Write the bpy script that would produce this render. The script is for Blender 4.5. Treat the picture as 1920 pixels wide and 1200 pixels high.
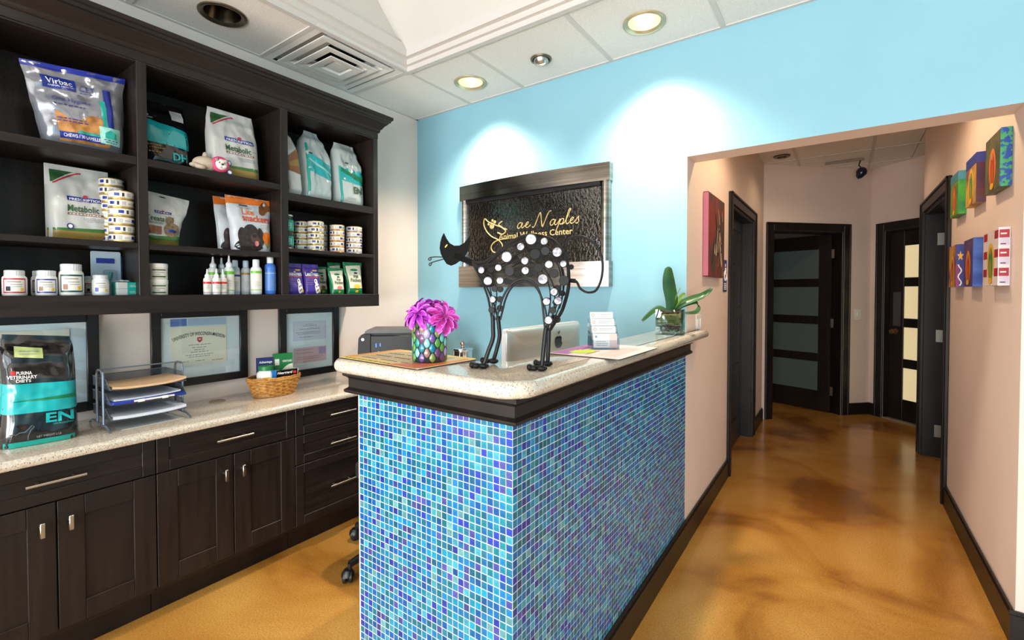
import bpy, bmesh, math, random
from mathutils import Vector, Matrix, noise
random.seed(7)
PI = math.pi
SC = bpy.context.scene
COL = SC.collection
for o in list(bpy.data.objects): bpy.data.objects.remove(o)

def lin(c):
    c = c/255.0
    return c/12.92 if c <= .04045 else ((c+.055)/1.055)**2.4
def rgb(t): return (lin(t[0]), lin(t[1]), lin(t[2]), 1.0)

# ------------------------------------------------------------ camera, world, lights, exposure
CAMH = 1.38
cam = bpy.data.cameras.new('camera'); camo = bpy.data.objects.new('camera', cam); COL.objects.link(camo)
yaw, pit = math.radians(35.185), math.radians(1.141)
F = Vector((-math.sin(yaw)*math.cos(pit), math.cos(yaw)*math.cos(pit), -math.sin(pit)))
Rv = Vector((math.cos(yaw), math.sin(yaw), 0)); Uv = Rv.cross(F)
camo.matrix_world = Matrix(((Rv.x, Uv.x, -F.x, 0), (Rv.y, Uv.y, -F.y, 0), (Rv.z, Uv.z, -F.z, CAMH), (0, 0, 0, 1)))
cam.sensor_width = 36; cam.lens = 873.49/1920*36; cam.shift_y = -36.5/1920
cam.clip_start = .02; cam.clip_end = 100
SC.camera = camo

w = bpy.data.worlds.new('world'); SC.world = w; w.use_nodes = True
bg = w.node_tree.nodes['Background']; bg.inputs[0].default_value = (.72, .84, 1, 1); bg.inputs[1].default_value = 1.0
SC.view_settings.view_transform = 'Standard'; SC.view_settings.look = 'None'
SC.view_settings.gamma = 1; SC.view_settings.use_curve_mapping = False
SC.view_settings.exposure = -0.5
SC.cycles.use_denoising = True
SC.cycles.max_bounces = 8; SC.cycles.diffuse_bounces = 5; SC.cycles.glossy_bounces = 4; SC.cycles.transparent_max_bounces = 12
SC.cycles.sample_clamp_indirect = 8; SC.cycles.caustics_reflective = False; SC.cycles.caustics_refractive = False

ZC = 2.735
def area(name, loc, direction, sx, sy, power, col):
    l = bpy.data.lights.new(name, 'AREA'); l.shape = 'RECTANGLE'; l.size = sx; l.size_y = sy; l.energy = power; l.color = col
    o = bpy.data.objects.new(name, l); o.location = loc
    o.rotation_euler = Vector(direction).to_track_quat('-Z', 'Y').to_euler(); COL.objects.link(o); return o
def spot(name, loc, target, power, size, blend, col, rad=.04):
    l = bpy.data.lights.new(name, 'SPOT'); l.energy = power; l.spot_size = math.radians(size); l.spot_blend = blend
    l.color = col; l.shadow_soft_size = rad
    o = bpy.data.objects.new(name, l); o.location = loc
    o.rotation_euler = (Vector(target)-Vector(loc)).to_track_quat('-Z', 'Y').to_euler(); COL.objects.link(o); return o
# daylight through the shop front behind the camera (three window bays), with added ceiling fill
DAY = (.86, .93, 1.0)
for i, x in enumerate((-1.70, .12, 1.94)):
    area('daylight', (x, -3.36, 1.42), (0, 1, 0), 1.66, 2.2, 112, DAY)
    area('ceiling_fill', (x, -3.40, .75), (0, 1, .75), 1.66, .9, 135, (1, .95, .91))  # unseen upward fill added outside the windows to brighten the ceiling
WARM = (1.0, .72, .44); SOFT = (1.0, .88, .74)
CANS = [(-1.983, 2.344), (-.826, 2.331)]
for x, y in CANS: spot('downlight', (x, y, ZC-.045), (x, y+.09, 0), 215, 116, 1.0, (1, .84, .66), .06)
spot('eyeball_lamp', (-1.445, 2.34, ZC-.03), (-1.66, 2.60, 1.8), 6, 60, .6, SOFT, .03)
for x, y in ((-1.75, .3), (-.6, -1.0), (-1.9, -1.6)):
    spot('room_fill', (x, y, ZC-.05), (x, y, 0), 24, 150, .8, SOFT, .08)  # unseen fill lamps added to brighten the room, no fittings there
for x, y, e in ((-.06, 3.2, 58), (-.06, 5.0, 16)):
    spot('hall_downlight', (x, y, ZC-.06), (x, y, 0), e, 150, .5, WARM, .06)

# ------------------------------------------------------------ mesh helpers
class MB:
    def __init__(s): s.v = []; s.f = []; s.m = []
    def add(s, vs, fs, mi=0):
        b = len(s.v); s.v += [tuple(v) for v in vs]; s.f += [tuple(b+i for i in f) for f in fs]; s.m += [mi]*len(fs); return s
    def box(s, x0, x1, y0, y1, z0, z1, b=0, mi=0):
        if b <= 0:
            v = [(x, y, z) for x in (x0, x1) for y in (y0, y1) for z in (z0, z1)]
            return s.add(v, [(0, 1, 3, 2), (4, 6, 7, 5), (0, 4, 5, 1), (2, 3, 7, 6), (0, 2, 6, 4), (1, 5, 7, 3)], mi)
        c = ((x0+x1)/2, (y0+y1)/2, (z0+z1)/2); h = ((x1-x0)/2, (y1-y0)/2, (z1-z0)/2)
        b = min(b, min(h)*.95); v = []; ix = {}
        for sx in (-1, 1):
            for sy in (-1, 1):
                for sz in (-1, 1):
                    for a in range(3):
                        p = [h[0]-b, h[1]-b, h[2]-b]; p[a] = h[a]; ix[(sx, sy, sz, a)] = len(v)
                        v.append((c[0]+sx*p[0], c[1]+sy*p[1], c[2]+sz*p[2]))
        fs = []
        for a in range(3):
            o1, o2 = (a+1) % 3, (a+2) % 3
            for sg in (-1, 1):
                q = []
                for (i, j) in ((-1, -1), (1, -1), (1, 1), (-1, 1)):
                    k = [0, 0, 0]; k[a] = sg; k[o1] = i; k[o2] = j; q.append(ix[(k[0], k[1], k[2], a)])
                fs.append(q if sg > 0 else q[::-1])
            for i in (-1, 1):
                for j in (-1, 1):
                    ka = [0, 0, 0]; ka[o1] = i; ka[o2] = j; q = []
                    for sg, ax in ((-1, o1), (1, o1), (1, o2), (-1, o2)):
                        k = list(ka); k[a] = sg; q.append(ix[(k[0], k[1], k[2], ax)])
                    fs.append(q if i*j < 0 else q[::-1])
        for sx in (-1, 1):
            for sy in (-1, 1):
                for sz in (-1, 1):
                    q = [ix[(sx, sy, sz, 0)], ix[(sx, sy, sz, 1)], ix[(sx, sy, sz, 2)]]
                    fs.append(q if sx*sy*sz > 0 else q[::-1])
        return s.add(v, fs, mi)
    def tube(s, pts, r, n=8, closed=False, mi=0):
        P = [Vector(p) for p in pts]; N = len(P); rs = r if isinstance(r, (list, tuple)) else [r]*N
        v = []; up = None
        for i, p in enumerate(P):
            if closed: d = P[(i+1) % N]-P[i-1]
            else: d = P[min(i+1, N-1)]-P[max(i-1, 0)]
            d.normalize()
            if up is None:
                up = Vector((0, 0, 1)) if abs(d.z) < .9 else Vector((1, 0, 0))
            a = up-d*up.dot(d); a.normalize(); up = a; b = d.cross(a)
            for k in range(n):
                t = 2*PI*k/n; v.append(p+(a*math.cos(t)+b*math.sin(t))*rs[i])
        fs = []
        for i in range(N if closed else N-1):
            j = (i+1) % N
            for k in range(n): fs.append((i*n+k, i*n+(k+1) % n, j*n+(k+1) % n, j*n+k))
        if not closed: fs.append(tuple(range(n))[::-1]); fs.append(tuple((N-1)*n+k for k in range(n)))
        return s.add(v, fs, mi)
    def lathe(s, prof, n=24, c=(0, 0, 0), mi=0, a0=0, a1=2*PI, cap=True, ex=1, ey=1):
        full = abs(a1-a0-2*PI) < 1e-6; m = n if full else n+1; v = []; fs = []
        for r, z in prof:
            for k in range(m):
                t = a0+(a1-a0)*k/n; v.append((c[0]+r*ex*math.cos(t), c[1]+r*ey*math.sin(t), c[2]+z))
        for i in range(len(prof)-1):
            for k in range(n):
                l = (k+1) % m if full else k+1
                fs.append((i*m+k, i*m+l, (i+1)*m+l, (i+1)*m+k))
        if full and cap:
            if prof[0][0] > 1e-5: fs.append(tuple(range(m))[::-1])
            if prof[-1][0] > 1e-5: fs.append(tuple((len(prof)-1)*m+k for k in range(m)))
        return s.add(v, fs, mi)
    def grid(s, fn, nu, nv, mi=0, flip=False):
        v = [fn(i/nu, j/nv) for j in range(nv+1) for i in range(nu+1)]; fs = []
        for j in range(nv):
            for i in range(nu):
                a = j*(nu+1)+i; q = (a, a+1, a+nu+2, a+nu+1); fs.append(q[::-1] if flip else q)
        return s.add(v, fs, mi)
    def ell(s, c, r, n=12, m=8, mi=0):
        prof = [(max(1e-6, math.sin(PI*j/m)), -math.cos(PI*j/m)) for j in range(m+1)]
        v = [(c[0]+r[0]*p*math.cos(2*PI*k/n), c[1]+r[1]*p*math.sin(2*PI*k/n), c[2]+r[2]*z) for p, z in prof for k in range(n)]
        fs = [(j*n+k, j*n+(k+1) % n, (j+1)*n+(k+1) % n, (j+1)*n+k) for j in range(m) for k in range(n)]
        return s.add(v, fs, mi)
    def prism(s, poly, z0, z1, mi=0, ax=2):
        n = len(poly)
        def P(p, z): return (p[0], p[1], z) if ax == 2 else ((z, p[0], p[1]) if ax == 0 else (p[0], z, p[1]))
        v = [P(p, z0) for p in poly]+[P(p, z1) for p in poly]
        fs = [tuple(range(n))[::-1], tuple(range(n, 2*n))]+[(i, (i+1) % n, n+(i+1) % n, n+i) for i in range(n)]
        return s.add(v, fs, mi)
    def xf(s, M_):
        s.v = [tuple(M_ @ Vector(p)) for p in s.v]; return s
    def mesh(s, name, mats, smooth=True, fixn=True, ang=40):
        me = bpy.data.meshes.new(name); me.from_pydata(s.v, [], s.f)
        for m in (mats if isinstance(mats, (list, tuple)) else [mats]): me.materials.append(m)
        if any(s.m): me.polygons.foreach_set('material_index', s.m)
        if fixn or smooth:
            bm = bmesh.new(); bm.from_mesh(me)
            if fixn:
                bmesh.ops.remove_doubles(bm, verts=bm.verts, dist=1e-6)
                bmesh.ops.recalc_face_normals(bm, faces=bm.faces)
            if smooth:
                lim = math.radians(ang)
                for f_ in bm.faces: f_.smooth = True
                for e_ in bm.edges:
                    if len(e_.link_faces) == 2 and e_.calc_face_angle(0) > lim: e_.smooth = False
            bm.to_mesh(me); bm.free()
        return me
    def build(s, name, mats, parent=None, smooth=True, fixn=True, ang=40, **k):
        return link(name, s.mesh(name, mats, smooth, fixn, ang), parent, **k)
def link(name, me, parent=None, loc=None, rot=None, label=None):
    o = bpy.data.objects.new(name, me); COL.objects.link(o)
    if parent: o.parent = parent
    if loc: o.location = loc
    if rot: o.rotation_euler = rot
    if label: o['label'] = label
    return o
def tag(o, label, cat, group=None, kind=None):
    o['label'] = label; o['category'] = cat
    if group: o['group'] = group
    if kind: o['kind'] = kind
    return o
def thing(name, label, cat, loc=(0, 0, 0), rz=0, group=None, rot=None):
    o = bpy.data.objects.new(name, None); o.empty_display_size = .05; COL.objects.link(o)
    o.location = loc; o.rotation_euler = rot if rot else (0, 0, rz)
    return tag(o, label, cat, group)
def struct(o, label=None):
    o['kind'] = 'structure'
    if label: o['label'] = label
    return o
def copy_tree(o, parent=None):
    c = o.copy(); COL.objects.link(c)
    if parent: c.parent = parent
    for ch in list(o.children): copy_tree(ch, c)
    return c

# ------------------------------------------------------------ text as flat mesh
_TX = {}
def text_mesh(body, shear=0, bold=0):
    k = (body, shear, bold)
    if k not in _TX:
        cu = bpy.data.curves.new('lettering', 'FONT'); cu.body = body; cu.resolution_u = 2; cu.shear = shear; cu.offset = bold
        o = bpy.data.objects.new('lettering', cu); me = bpy.data.meshes.new_from_object(o)
        vs = [tuple(v.co) for v in me.vertices]; fs = [tuple(p.vertices) for p in me.polygons]
        bpy.data.objects.remove(o); bpy.data.meshes.remove(me); bpy.data.curves.remove(cu)
        x0 = min(v[0] for v in vs); x1 = max(v[0] for v in vs); y0 = min(v[1] for v in vs); y1 = max(v[1] for v in vs)
        _TX[k] = ([((v[0]-x0)/(x1-x0), (v[1]-y0)/max(1e-6, y1-y0)) for v in vs], fs)
    return _TX[k]
def lettering(body, fn, mat, parent=None, shear=0, bold=0, name='lettering'):
    """fn maps (a, b) in the unit box of the words to a 3D point"""
    vs, fs = text_mesh(body, shear, bold)
    b = MB(); b.add([fn(a, c) for a, c in vs], fs)
    return b.build(name, mat, parent, smooth=False, fixn=False)
def flat_text(body, o, ux, uy, w_, h_, mat, parent=None, **k):
    o = Vector(o); ux = Vector(ux); uy = Vector(uy)
    return lettering(body, lambda a, b: o+ux*(a*w_)+uy*(b*h_), mat, parent, **k)
def scribble(o, ux, uy, w_, lines, mat, parent, name='print', seed=1, hh=.0016):
    """rows of small print: short dashes lying on a surface; lines = [(y, x0, x1)] as fractions"""
    rr = random.Random(seed); o = Vector(o); ux = Vector(ux); uy = Vector(uy); b = MB()
    for (y, x0, x1) in lines:
        x = x0
        while x < x1-.01:
            l = min(rr.uniform(.02, .07), x1-x)
            p = o+ux*(x*w_)+uy*y
            b.add([p, p+ux*(l*w_), p+ux*(l*w_)+uy*hh, p+uy*hh], [(0, 1, 2, 3)])
            x += l+rr.uniform(.008, .02)
    o_ = b.build(name, mat, parent, smooth=False, fixn=False); o_['kind'] = 'stuff'; return o_

# ------------------------------------------------------------ materials
def nt(name):
    m = bpy.data.materials.new(name); m.use_nodes = True; t = m.node_tree; return m, t, t.nodes['Principled BSDF']
def M(name, c, rough=.5, metal=0, spec=.5, c2=None, scale=(8, 8, 8), detail=4, lo=.35, hi=.65, bump=0, bscale=60, coat=0, emit=None, es=1, aniso=0, alpha=1):
    m, t, b = nt(name)
    b.inputs['Base Color'].default_value = rgb(c); b.inputs['Roughness'].default_value = rough
    b.inputs['Metallic'].default_value = metal; b.inputs['Specular IOR Level'].default_value = spec
    if coat: b.inputs['Coat Weight'].default_value = coat; b.inputs['Coat Roughness'].default_value = .08
    if emit: b.inputs['Emission Color'].default_value = rgb(emit); b.inputs['Emission Strength'].default_value = es
    tc = None
    if c2 or bump:
        tc = t.nodes.new('ShaderNodeTexCoord')
    if c2:
        mp = t.nodes.new('ShaderNodeMapping'); mp.inputs['Scale'].default_value = scale
        n = t.nodes.new('ShaderNodeTexNoise'); n.inputs['Scale'].default_value = 1; n.inputs['Detail'].default_value = detail
        r = t.nodes.new('ShaderNodeValToRGB'); r.color_ramp.elements[0].position = lo; r.color_ramp.elements[1].position = hi
        r.color_ramp.elements[0].color = rgb(c); r.color_ramp.elements[1].color = rgb(c2)
        t.links.new(tc.outputs['Object'], mp.inputs[0]); t.links.new(mp.outputs[0], n.inputs[0])
        t.links.new(n.outputs[0], r.inputs[0]); t.links.new(r.outputs[0], b.inputs['Base Color'])
    if bump:
        n2 = t.nodes.new('ShaderNodeTexNoise'); n2.inputs['Scale'].default_value = bscale; n2.inputs['Detail'].default_value = 3
        bp = t.nodes.new('ShaderNodeBump'); bp.inputs['Strength'].default_value = bump; bp.inputs['Distance'].default_value = .01
        t.links.new(tc.outputs['Object'], n2.inputs[0]); t.links.new(n2.outputs[0], bp.inputs['Height']); t.links.new(bp.outputs[0], b.inputs['Normal'])
    return m
def glass(name, tint=(255, 255, 255), rough=.02, base=.04):
    """thin clear sheet: transparent, reflecting more at grazing angles"""
    m = bpy.data.materials.new(name); m.use_nodes = True; t = m.node_tree; t.nodes.clear()
    out = t.nodes.new('ShaderNodeOutputMaterial'); mx = t.nodes.new('ShaderNodeMixShader'); lw = t.nodes.new('ShaderNodeLayerWeight')
    tr = t.nodes.new('ShaderNodeBsdfTransparent'); gl = t.nodes.new('ShaderNodeBsdfGlossy')
    tr.inputs[0].default_value = rgb(tint); gl.inputs['Roughness'].default_value = rough; lw.inputs['Blend'].default_value = .5
    pw = t.nodes.new('ShaderNodeMath'); pw.operation = 'POWER'; pw.inputs[1].default_value = 4
    ml = t.nodes.new('ShaderNodeMath'); ml.operation = 'MULTIPLY_ADD'; ml.inputs[1].default_value = .8; ml.inputs[2].default_value = base; ml.use_clamp = True
    L = t.links; L.new(lw.outputs['Facing'], pw.inputs[0]); L.new(pw.outputs[0], ml.inputs[0]); L.new(ml.outputs[0], mx.inputs[0])
    L.new(tr.outputs[0], mx.inputs[1]); L.new(gl.outputs[0], mx.inputs[2]); L.new(mx.outputs[0], out.inputs[0])
    return m
WOODC, WOODC2 = (25, 18, 16), (43, 33, 29)
wood_v = M('espresso_wood_vertical', WOODC, .42, spec=.35, c2=WOODC2, scale=(34, 34, 2.2), detail=6, lo=.3, hi=.75, bump=.08, bscale=90)
wood_y = M('espresso_wood_along', WOODC, .42, spec=.35, c2=WOODC2, scale=(34, 2.2, 34), detail=6, lo=.3, hi=.75, bump=.08, bscale=90)
wood_x = M('espresso_wood_across', WOODC, .42, spec=.35, c2=WOODC2, scale=(2.2, 34, 34), detail=6, lo=.3, hi=.75, bump=.08, bscale=90)
trimw = M('dark_stained_trim', (19, 15, 15), .36, spec=.35, c2=(31, 25, 23), scale=(14, 14, 3), detail=5)
doorw = M('dark_door_wood', (22, 16, 16), .36, spec=.4, c2=(34, 25, 23), scale=(30, 30, 2), detail=6)
white_wall = M('warm_white_paint', (226, 212, 204), .75, c2=(232, 218, 209), scale=(3, 3, 3), bump=.04, bscale=220)
hall_wall = M('hall_blush_paint', (226, 208, 198), .7, c2=(231, 213, 203), scale=(3, 3, 3), bump=.04, bscale=220)
blue_wall = M('sky_blue_paint', (134, 184, 202), .62, c2=(138, 187, 205), scale=(3, 3, 3), bump=.04, bscale=220)
ceil_tile = M('mineral_fibre_tile', (243, 239, 234), .9, c2=(231, 227, 222), scale=(140, 140, 140), detail=3, lo=.4, hi=.7, bump=.25, bscale=260)
ceil_grid = M('white_grid_metal', (212, 207, 203), .55)
coffer_m = M('white_coffer_paint', (212, 209, 204), .8, bump=.03, bscale=200)
steel = M('brushed_steel', (200, 192, 184), .24, 1, c2=(176, 168, 160), scale=(4, 4, 160), detail=2)
nickel = M('satin_nickel', (205, 200, 192), .28, 1)
chrome = M('chrome', (225, 225, 228), .08, 1)
bronze = M('antique_bronze_trim', (120, 106, 88), .35, .9)
bronze_in = M('bronze_reflector', (92, 80, 66), .22, 1)
gold = M('gold_leaf', (232, 206, 146), .35, .5)
black_pl = M('black_plastic', (22, 22, 25), .4)
black_gl = M('black_gloss', (14, 15, 19), .1, coat=.6)
iron = M('black_iron', (8, 8, 9), .5, .1, spec=.35, c2=(14, 14, 16), scale=(60, 60, 60))
white_pl = M('white_plastic', (236, 234, 230), .35)
paper = M('white_paper', (234, 231, 224), .8)
ink = M('black_ink', (34, 34, 38), .7)
grey_ink = M('grey_ink', (120, 122, 128), .8)
white_ink = M('white_print', (240, 240, 240), .5)
red_ink = M('red_print', (196, 40, 52), .5)
lamp_glow = M('lamp_glow', (255, 244, 220), .5, emit=(255, 236, 200), es=9)
clear = glass('clear_glass', (250, 253, 252))
frame_glass = glass('picture_glass', (250, 253, 255), base=.12)
acrylic = glass('clear_acrylic', (244, 247, 250), base=.03)

def quartz():
    m, t, b = nt('speckled_quartz'); b.inputs['Roughness'].default_value = .08; b.inputs['Coat Weight'].default_value = .6
    tc = t.nodes.new('ShaderNodeTexCoord'); L = t.links
    def vor(scale, lo, hi):
        v = t.nodes.new('ShaderNodeTexVoronoi'); v.inputs['Scale'].default_value = scale; L.new(tc.outputs['Object'], v.inputs['Vector'])
        r = t.nodes.new('ShaderNodeValToRGB'); r.color_ramp.elements[0].position = lo; r.color_ramp.elements[1].position = hi
        r.color_ramp.elements[0].color = (1, 1, 1, 1); r.color_ramp.elements[1].color = (0, 0, 0, 1); L.new(v.outputs['Distance'], r.inputs[0])
        sep = t.nodes.new('ShaderNodeSeparateColor'); L.new(v.outputs['Color'], sep.inputs[0])
        gt = t.nodes.new('ShaderNodeMath'); gt.operation = 'GREATER_THAN'; gt.inputs[1].default_value = .62; L.new(sep.outputs[0], gt.inputs[0])
        mu = t.nodes.new('ShaderNodeMath'); mu.operation = 'MULTIPLY'; L.new(r.outputs[0], mu.inputs[0]); L.new(gt.outputs[0], mu.inputs[1]); return mu.outputs[0]
    def mix(a, fac, col):
        x = t.nodes.new('ShaderNodeMix'); x.data_type = 'RGBA'; L.new(fac, x.inputs['Factor'])
        if isinstance(a, tuple): x.inputs['A'].default_value = a
        else: L.new(a, x.inputs['A'])
        x.inputs['B'].default_value = col; return x.outputs['Result']
    n = t.nodes.new('ShaderNodeTexNoise'); n.inputs['Scale'].default_value = 130; n.inputs['Detail'].default_value = 3; L.new(tc.outputs['Object'], n.inputs['Vector'])
    r0 = t.nodes.new('ShaderNodeValToRGB'); r0.color_ramp.elements[0].position = .35; r0.color_ramp.elements[1].position = .65
    r0.color_ramp.elements[0].color = rgb((197, 184, 165)); r0.color_ramp.elements[1].color = rgb((220, 210, 196)); L.new(n.outputs[0], r0.inputs[0])
    c = mix(r0.outputs[0], vor(190, .22, .34), rgb((90, 86, 86))); c = mix(c, vor(300, .2, .3), rgb((245, 240, 232)))
    L.new(c, b.inputs['Base Color']); return m
quartz_m = quartz()

def floor_mat():
    m, t, b = nt('stained_concrete'); L = t.links; tc = t.nodes.new('ShaderNodeTexCoord')
    b.inputs['Roughness'].default_value = .22; b.inputs['Coat Weight'].default_value = .25; b.inputs['Coat Roughness'].default_value = .12
    def noi(s, d, dist):
        n = t.nodes.new('ShaderNodeTexNoise'); n.inputs['Scale'].default_value = s; n.inputs['Detail'].default_value = d; n.inputs['Distortion'].default_value = dist
        L.new(tc.outputs['Object'], n.inputs['Vector']); return n.outputs[0]
    a = noi(1.5, 4, .7); r = t.nodes.new('ShaderNodeValToRGB'); e = r.color_ramp.elements
    e[0].position = .36; e[0].color = rgb((142, 92, 36)); e[1].position = .68; e[1].color = rgb((208, 160, 84))
    x = e.new(.48); x.color = rgb((184, 130, 58)); L.new(a, r.inputs[0])
    f_ = noi(150, 3, 0); r2 = t.nodes.new('ShaderNodeValToRGB'); r2.color_ramp.elements[0].position = .3; r2.color_ramp.elements[1].position = .7
    r2.color_ramp.elements[0].color = (.72, .72, .72, 1); r2.color_ramp.elements[1].color = (1.15, 1.12, 1.05, 1); L.new(f_, r2.inputs[0])
    mx = t.nodes.new('ShaderNodeMix'); mx.data_type = 'RGBA'; mx.blend_type = 'MULTIPLY'; mx.inputs['Factor'].default_value = 1
    L.new(r.outputs[0], mx.inputs['A']); L.new(r2.outputs[0], mx.inputs['B']); L.new(mx.outputs['Result'], b.inputs['Base Color'])
    bp = t.nodes.new('ShaderNodeBump'); bp.inputs['Strength'].default_value = .05; L.new(noi(40, 2, 0), bp.inputs['Height']); L.new(bp.outputs[0], b.inputs['Normal'])
    return m
floor_m = floor_mat()

def tile_mat():
    m, t, b = nt('iridescent_glass_tile'); L = t.links
    at = t.nodes.new('ShaderNodeAttribute'); at.attribute_name = 'tint'
    tc = t.nodes.new('ShaderNodeTexCoord'); n = t.nodes.new('ShaderNodeTexNoise'); n.inputs['Scale'].default_value = 170; n.inputs['Detail'].default_value = 3; n.inputs['Distortion'].default_value = 1.5
    L.new(tc.outputs['Object'], n.inputs['Vector'])
    r = t.nodes.new('ShaderNodeValToRGB'); r.color_ramp.elements[0].position = .35; r.color_ramp.elements[1].position = .7
    r.color_ramp.elements[0].color = (.7, .76, .82, 1); r.color_ramp.elements[1].color = (1.25, 1.25, 1.25, 1); L.new(n.outputs[0], r.inputs[0])
    mx = t.nodes.new('ShaderNodeMix'); mx.data_type = 'RGBA'; mx.blend_type = 'MULTIPLY'; mx.inputs['Factor'].default_value = 1
    L.new(at.outputs['Color'], mx.inputs['A']); L.new(r.outputs[0], mx.inputs['B']); L.new(mx.outputs['Result'], b.inputs['Base Color'])
    bp = t.nodes.new('ShaderNodeBump'); bp.inputs['Strength'].default_value = .35; bp.inputs['Distance'].default_value = .004
    L.new(n.outputs[0], bp.inputs['Height']); L.new(bp.outputs[0], b.inputs['Normal'])
    b.inputs['Roughness'].default_value = .16; b.inputs['Metallic'].default_value = .3; b.inputs['Coat Weight'].default_value = .25; b.inputs['Coat Roughness'].default_value = .05
    return m
tile_m = tile_mat()
grout_m = M('white_grout', (226, 230, 236), .8)
# ============================================================ THE SETTING
XL, YB, XH, XR = -2.76, 2.61, -.683, .574     # left wall, blue wall, hall left, hall right
XE, YF, YE = 3.0, -3.2, 8.6                   # far right wall, shop front, end of the building
def sbox(name, m, *dims, b=0): return struct(MB().box(*dims, b=b).build(name, m, smooth=False))
sbox('floor', floor_m, XL-.15, XE+.15, YF-.3, YE+.1, -.1, 0)
sbox('wall_left', white_wall, XL-.12, XL, YF, YE, 0, 4.2)
sbox('wall_right', blue_wall, XE, XE+.12, YF, YE, 0, 4.2)  # unseen wall, blue chosen to cut the bounce onto the counter front
sbox('wall_rear', hall_wall, XL, XE, YE, YE+.12, 0, 4.2)
sbox('roof', coffer_m, XL-.15, XE+.15, YF-.15, YE+.15, 4.2, 4.3)
# shop front with three window openings behind the camera
mb = MB()
mb.box(XL, XE, YF-.12, YF, 0, .28); mb.box(XL, XE, YF-.12, YF, 2.56, 4.2)
for x0, x1 in ((XL, -2.56), (-.84, -.72), (.96, 1.08), (2.8, XE)): mb.box(x0, x1, YF-.12, YF, .28, 2.56)
struct(mb.build('wall_front', white_wall, smooth=False))
for i, (x0, x1) in enumerate(((-2.56, -.84), (-.72, .96), (1.08, 2.8))):
    mb = MB()
    for a in ((x0, x0+.05, .28, 2.56), (x1-.05, x1, .28, 2.56), (x0, x1, .28, .33), (x0, x1, 2.51, 2.56)):
        mb.box(a[0], a[1], YF-.1, YF-.04, a[2], a[3])
    wn = struct(mb.build('window_%d' % (i+1), trimw, smooth=False))
    MB().box(x0+.05, x1-.05, YF-.075, YF-.065, .33, 2.51).build('window_pane', clear, wn, smooth=False)

# blue wall with the passage to the hall (paint on the front only)
mb = MB()
for d in ((XL, XH, 0, ZC+.02), (XH, XR+.13, 2.106, ZC+.02), (XR+.13, XE, 0, ZC+.02)):
    mb.box(d[0], d[1], YB, YB+.15, d[2], d[3])
o = mb.build('wall_back', [blue_wall, hall_wall], smooth=False)
for p in o.data.polygons: p.material_index = 0 if p.normal.y < -.5 else 1
struct(o, 'sky blue reception wall with a square passage into the hall')
# hall left wall with the restroom door opening
WT = .13
def wall_x(name, m, x0, x1, y0, y1, door=None, z1=ZC+.02):
    mb = MB()
    if door:
        a, b_, h = door
        mb.box(x0, x1, y0, a, 0, z1); mb.box(x0, x1, b_, y1, 0, z1); mb.box(x0, x1, a, b_, h, z1)
    else: mb.box(x0, x1, y0, y1, 0, z1)
    return struct(mb.build(name, m, smooth=False))
LD = (3.83, 4.90, 2.035)
wall_x('wall_hall_left', hall_wall, XH-WT, XH, YB+.15, 5.68, LD)
RD = (4.13, 5.19, 2.035)
wr_ = wall_x('wall_hall_right', hall_wall, XR, XR+WT, YB+.15, 5.29, RD)
struct(MB().box(XR, XR+.13, YB, YB+.15, 0, 2.106).build('trim_3', hall_wall, smooth=False), 'painted end of the hall right wall')
# V-shaped end of the hall: frames of reference for the two angled walls
S2 = math.sqrt(.5)
A0 = Vector((XH, 5.64, 0)); AX = Vector((S2, S2, 0)); AN = Vector((S2, -S2, 0))     # AN faces the hall
CORN = A0+AX*1.352
BX = Vector((S2, -S2, 0)); BN = Vector((-S2, -S2, 0))
def frame_mat(o_, ax, an): return Matrix(((ax.x, -an.x, 0, o_.x), (ax.y, -an.y, 0, o_.y), (0, 0, 1, 0), (0, 0, 0, 1)))
MA = frame_mat(A0, AX, AN); MBm = frame_mat(CORN, BX, BN)     # local: x along wall, y into the wall, z up
AD = (.115, .985, 2.035)    # door opening in wall A (along the wall)
BD = (.165, 1.035, 2.035)
for nm, MM, D, L_ in (('wall_hall_end_left', MA, AD, 1.352), ('wall_hall_end_right', MBm, BD, 1.75)):
    mb = MB(); z1 = ZC+.02; s0 = -.0 if MM is MA else 0
    mb.box(s0, D[0], 0, .12, 0, z1); mb.box(D[1], L_, 0, .12, 0, z1); mb.box(D[0], D[1], 0, .12, D[2], z1)
    struct(mb.xf(MM).build(nm, hall_wall, smooth=False))

# baseboards
def bb(name, m, x0, x1, y0, y1, h=.13):
    mb = MB(); mb.box(x0, x1, y0, y1, 0, h-.015)
    dx = .006 if x1-x0 < .1 else 0; dy = 0 if dx else .006
    mb.box(x0+dx, x1-dx, y0+dy, y1-dy, h-.015, h); return struct(mb.build(name, m, smooth=False))
bb('baseboard_hall_left', trimw, XH, XH+.018, YB, LD[0]-.085)
bb('baseboard_hall_left_far', trimw, XH, XH+.018, LD[1]+.085, 5.62)
bb('baseboard_hall_right', trimw, XR-.018, XR, YB, RD[0]-.085)
bb('baseboard_blue_right', trimw, XR-.018, XE, YB-.018, YB)
bb('baseboard_right', trimw, XE-.018, XE, YF, YB-.018)
for i, (MM, a, b_) in enumerate(((MA, AD[1]+.085, 1.35), (MBm, 0, BD[0]-.085))):
    mb = MB(); mb.box(a, b_, -.018, 0, 0, .13, .004); struct(mb.xf(MM).build('baseboard_end', trimw, smooth=False))

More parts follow.
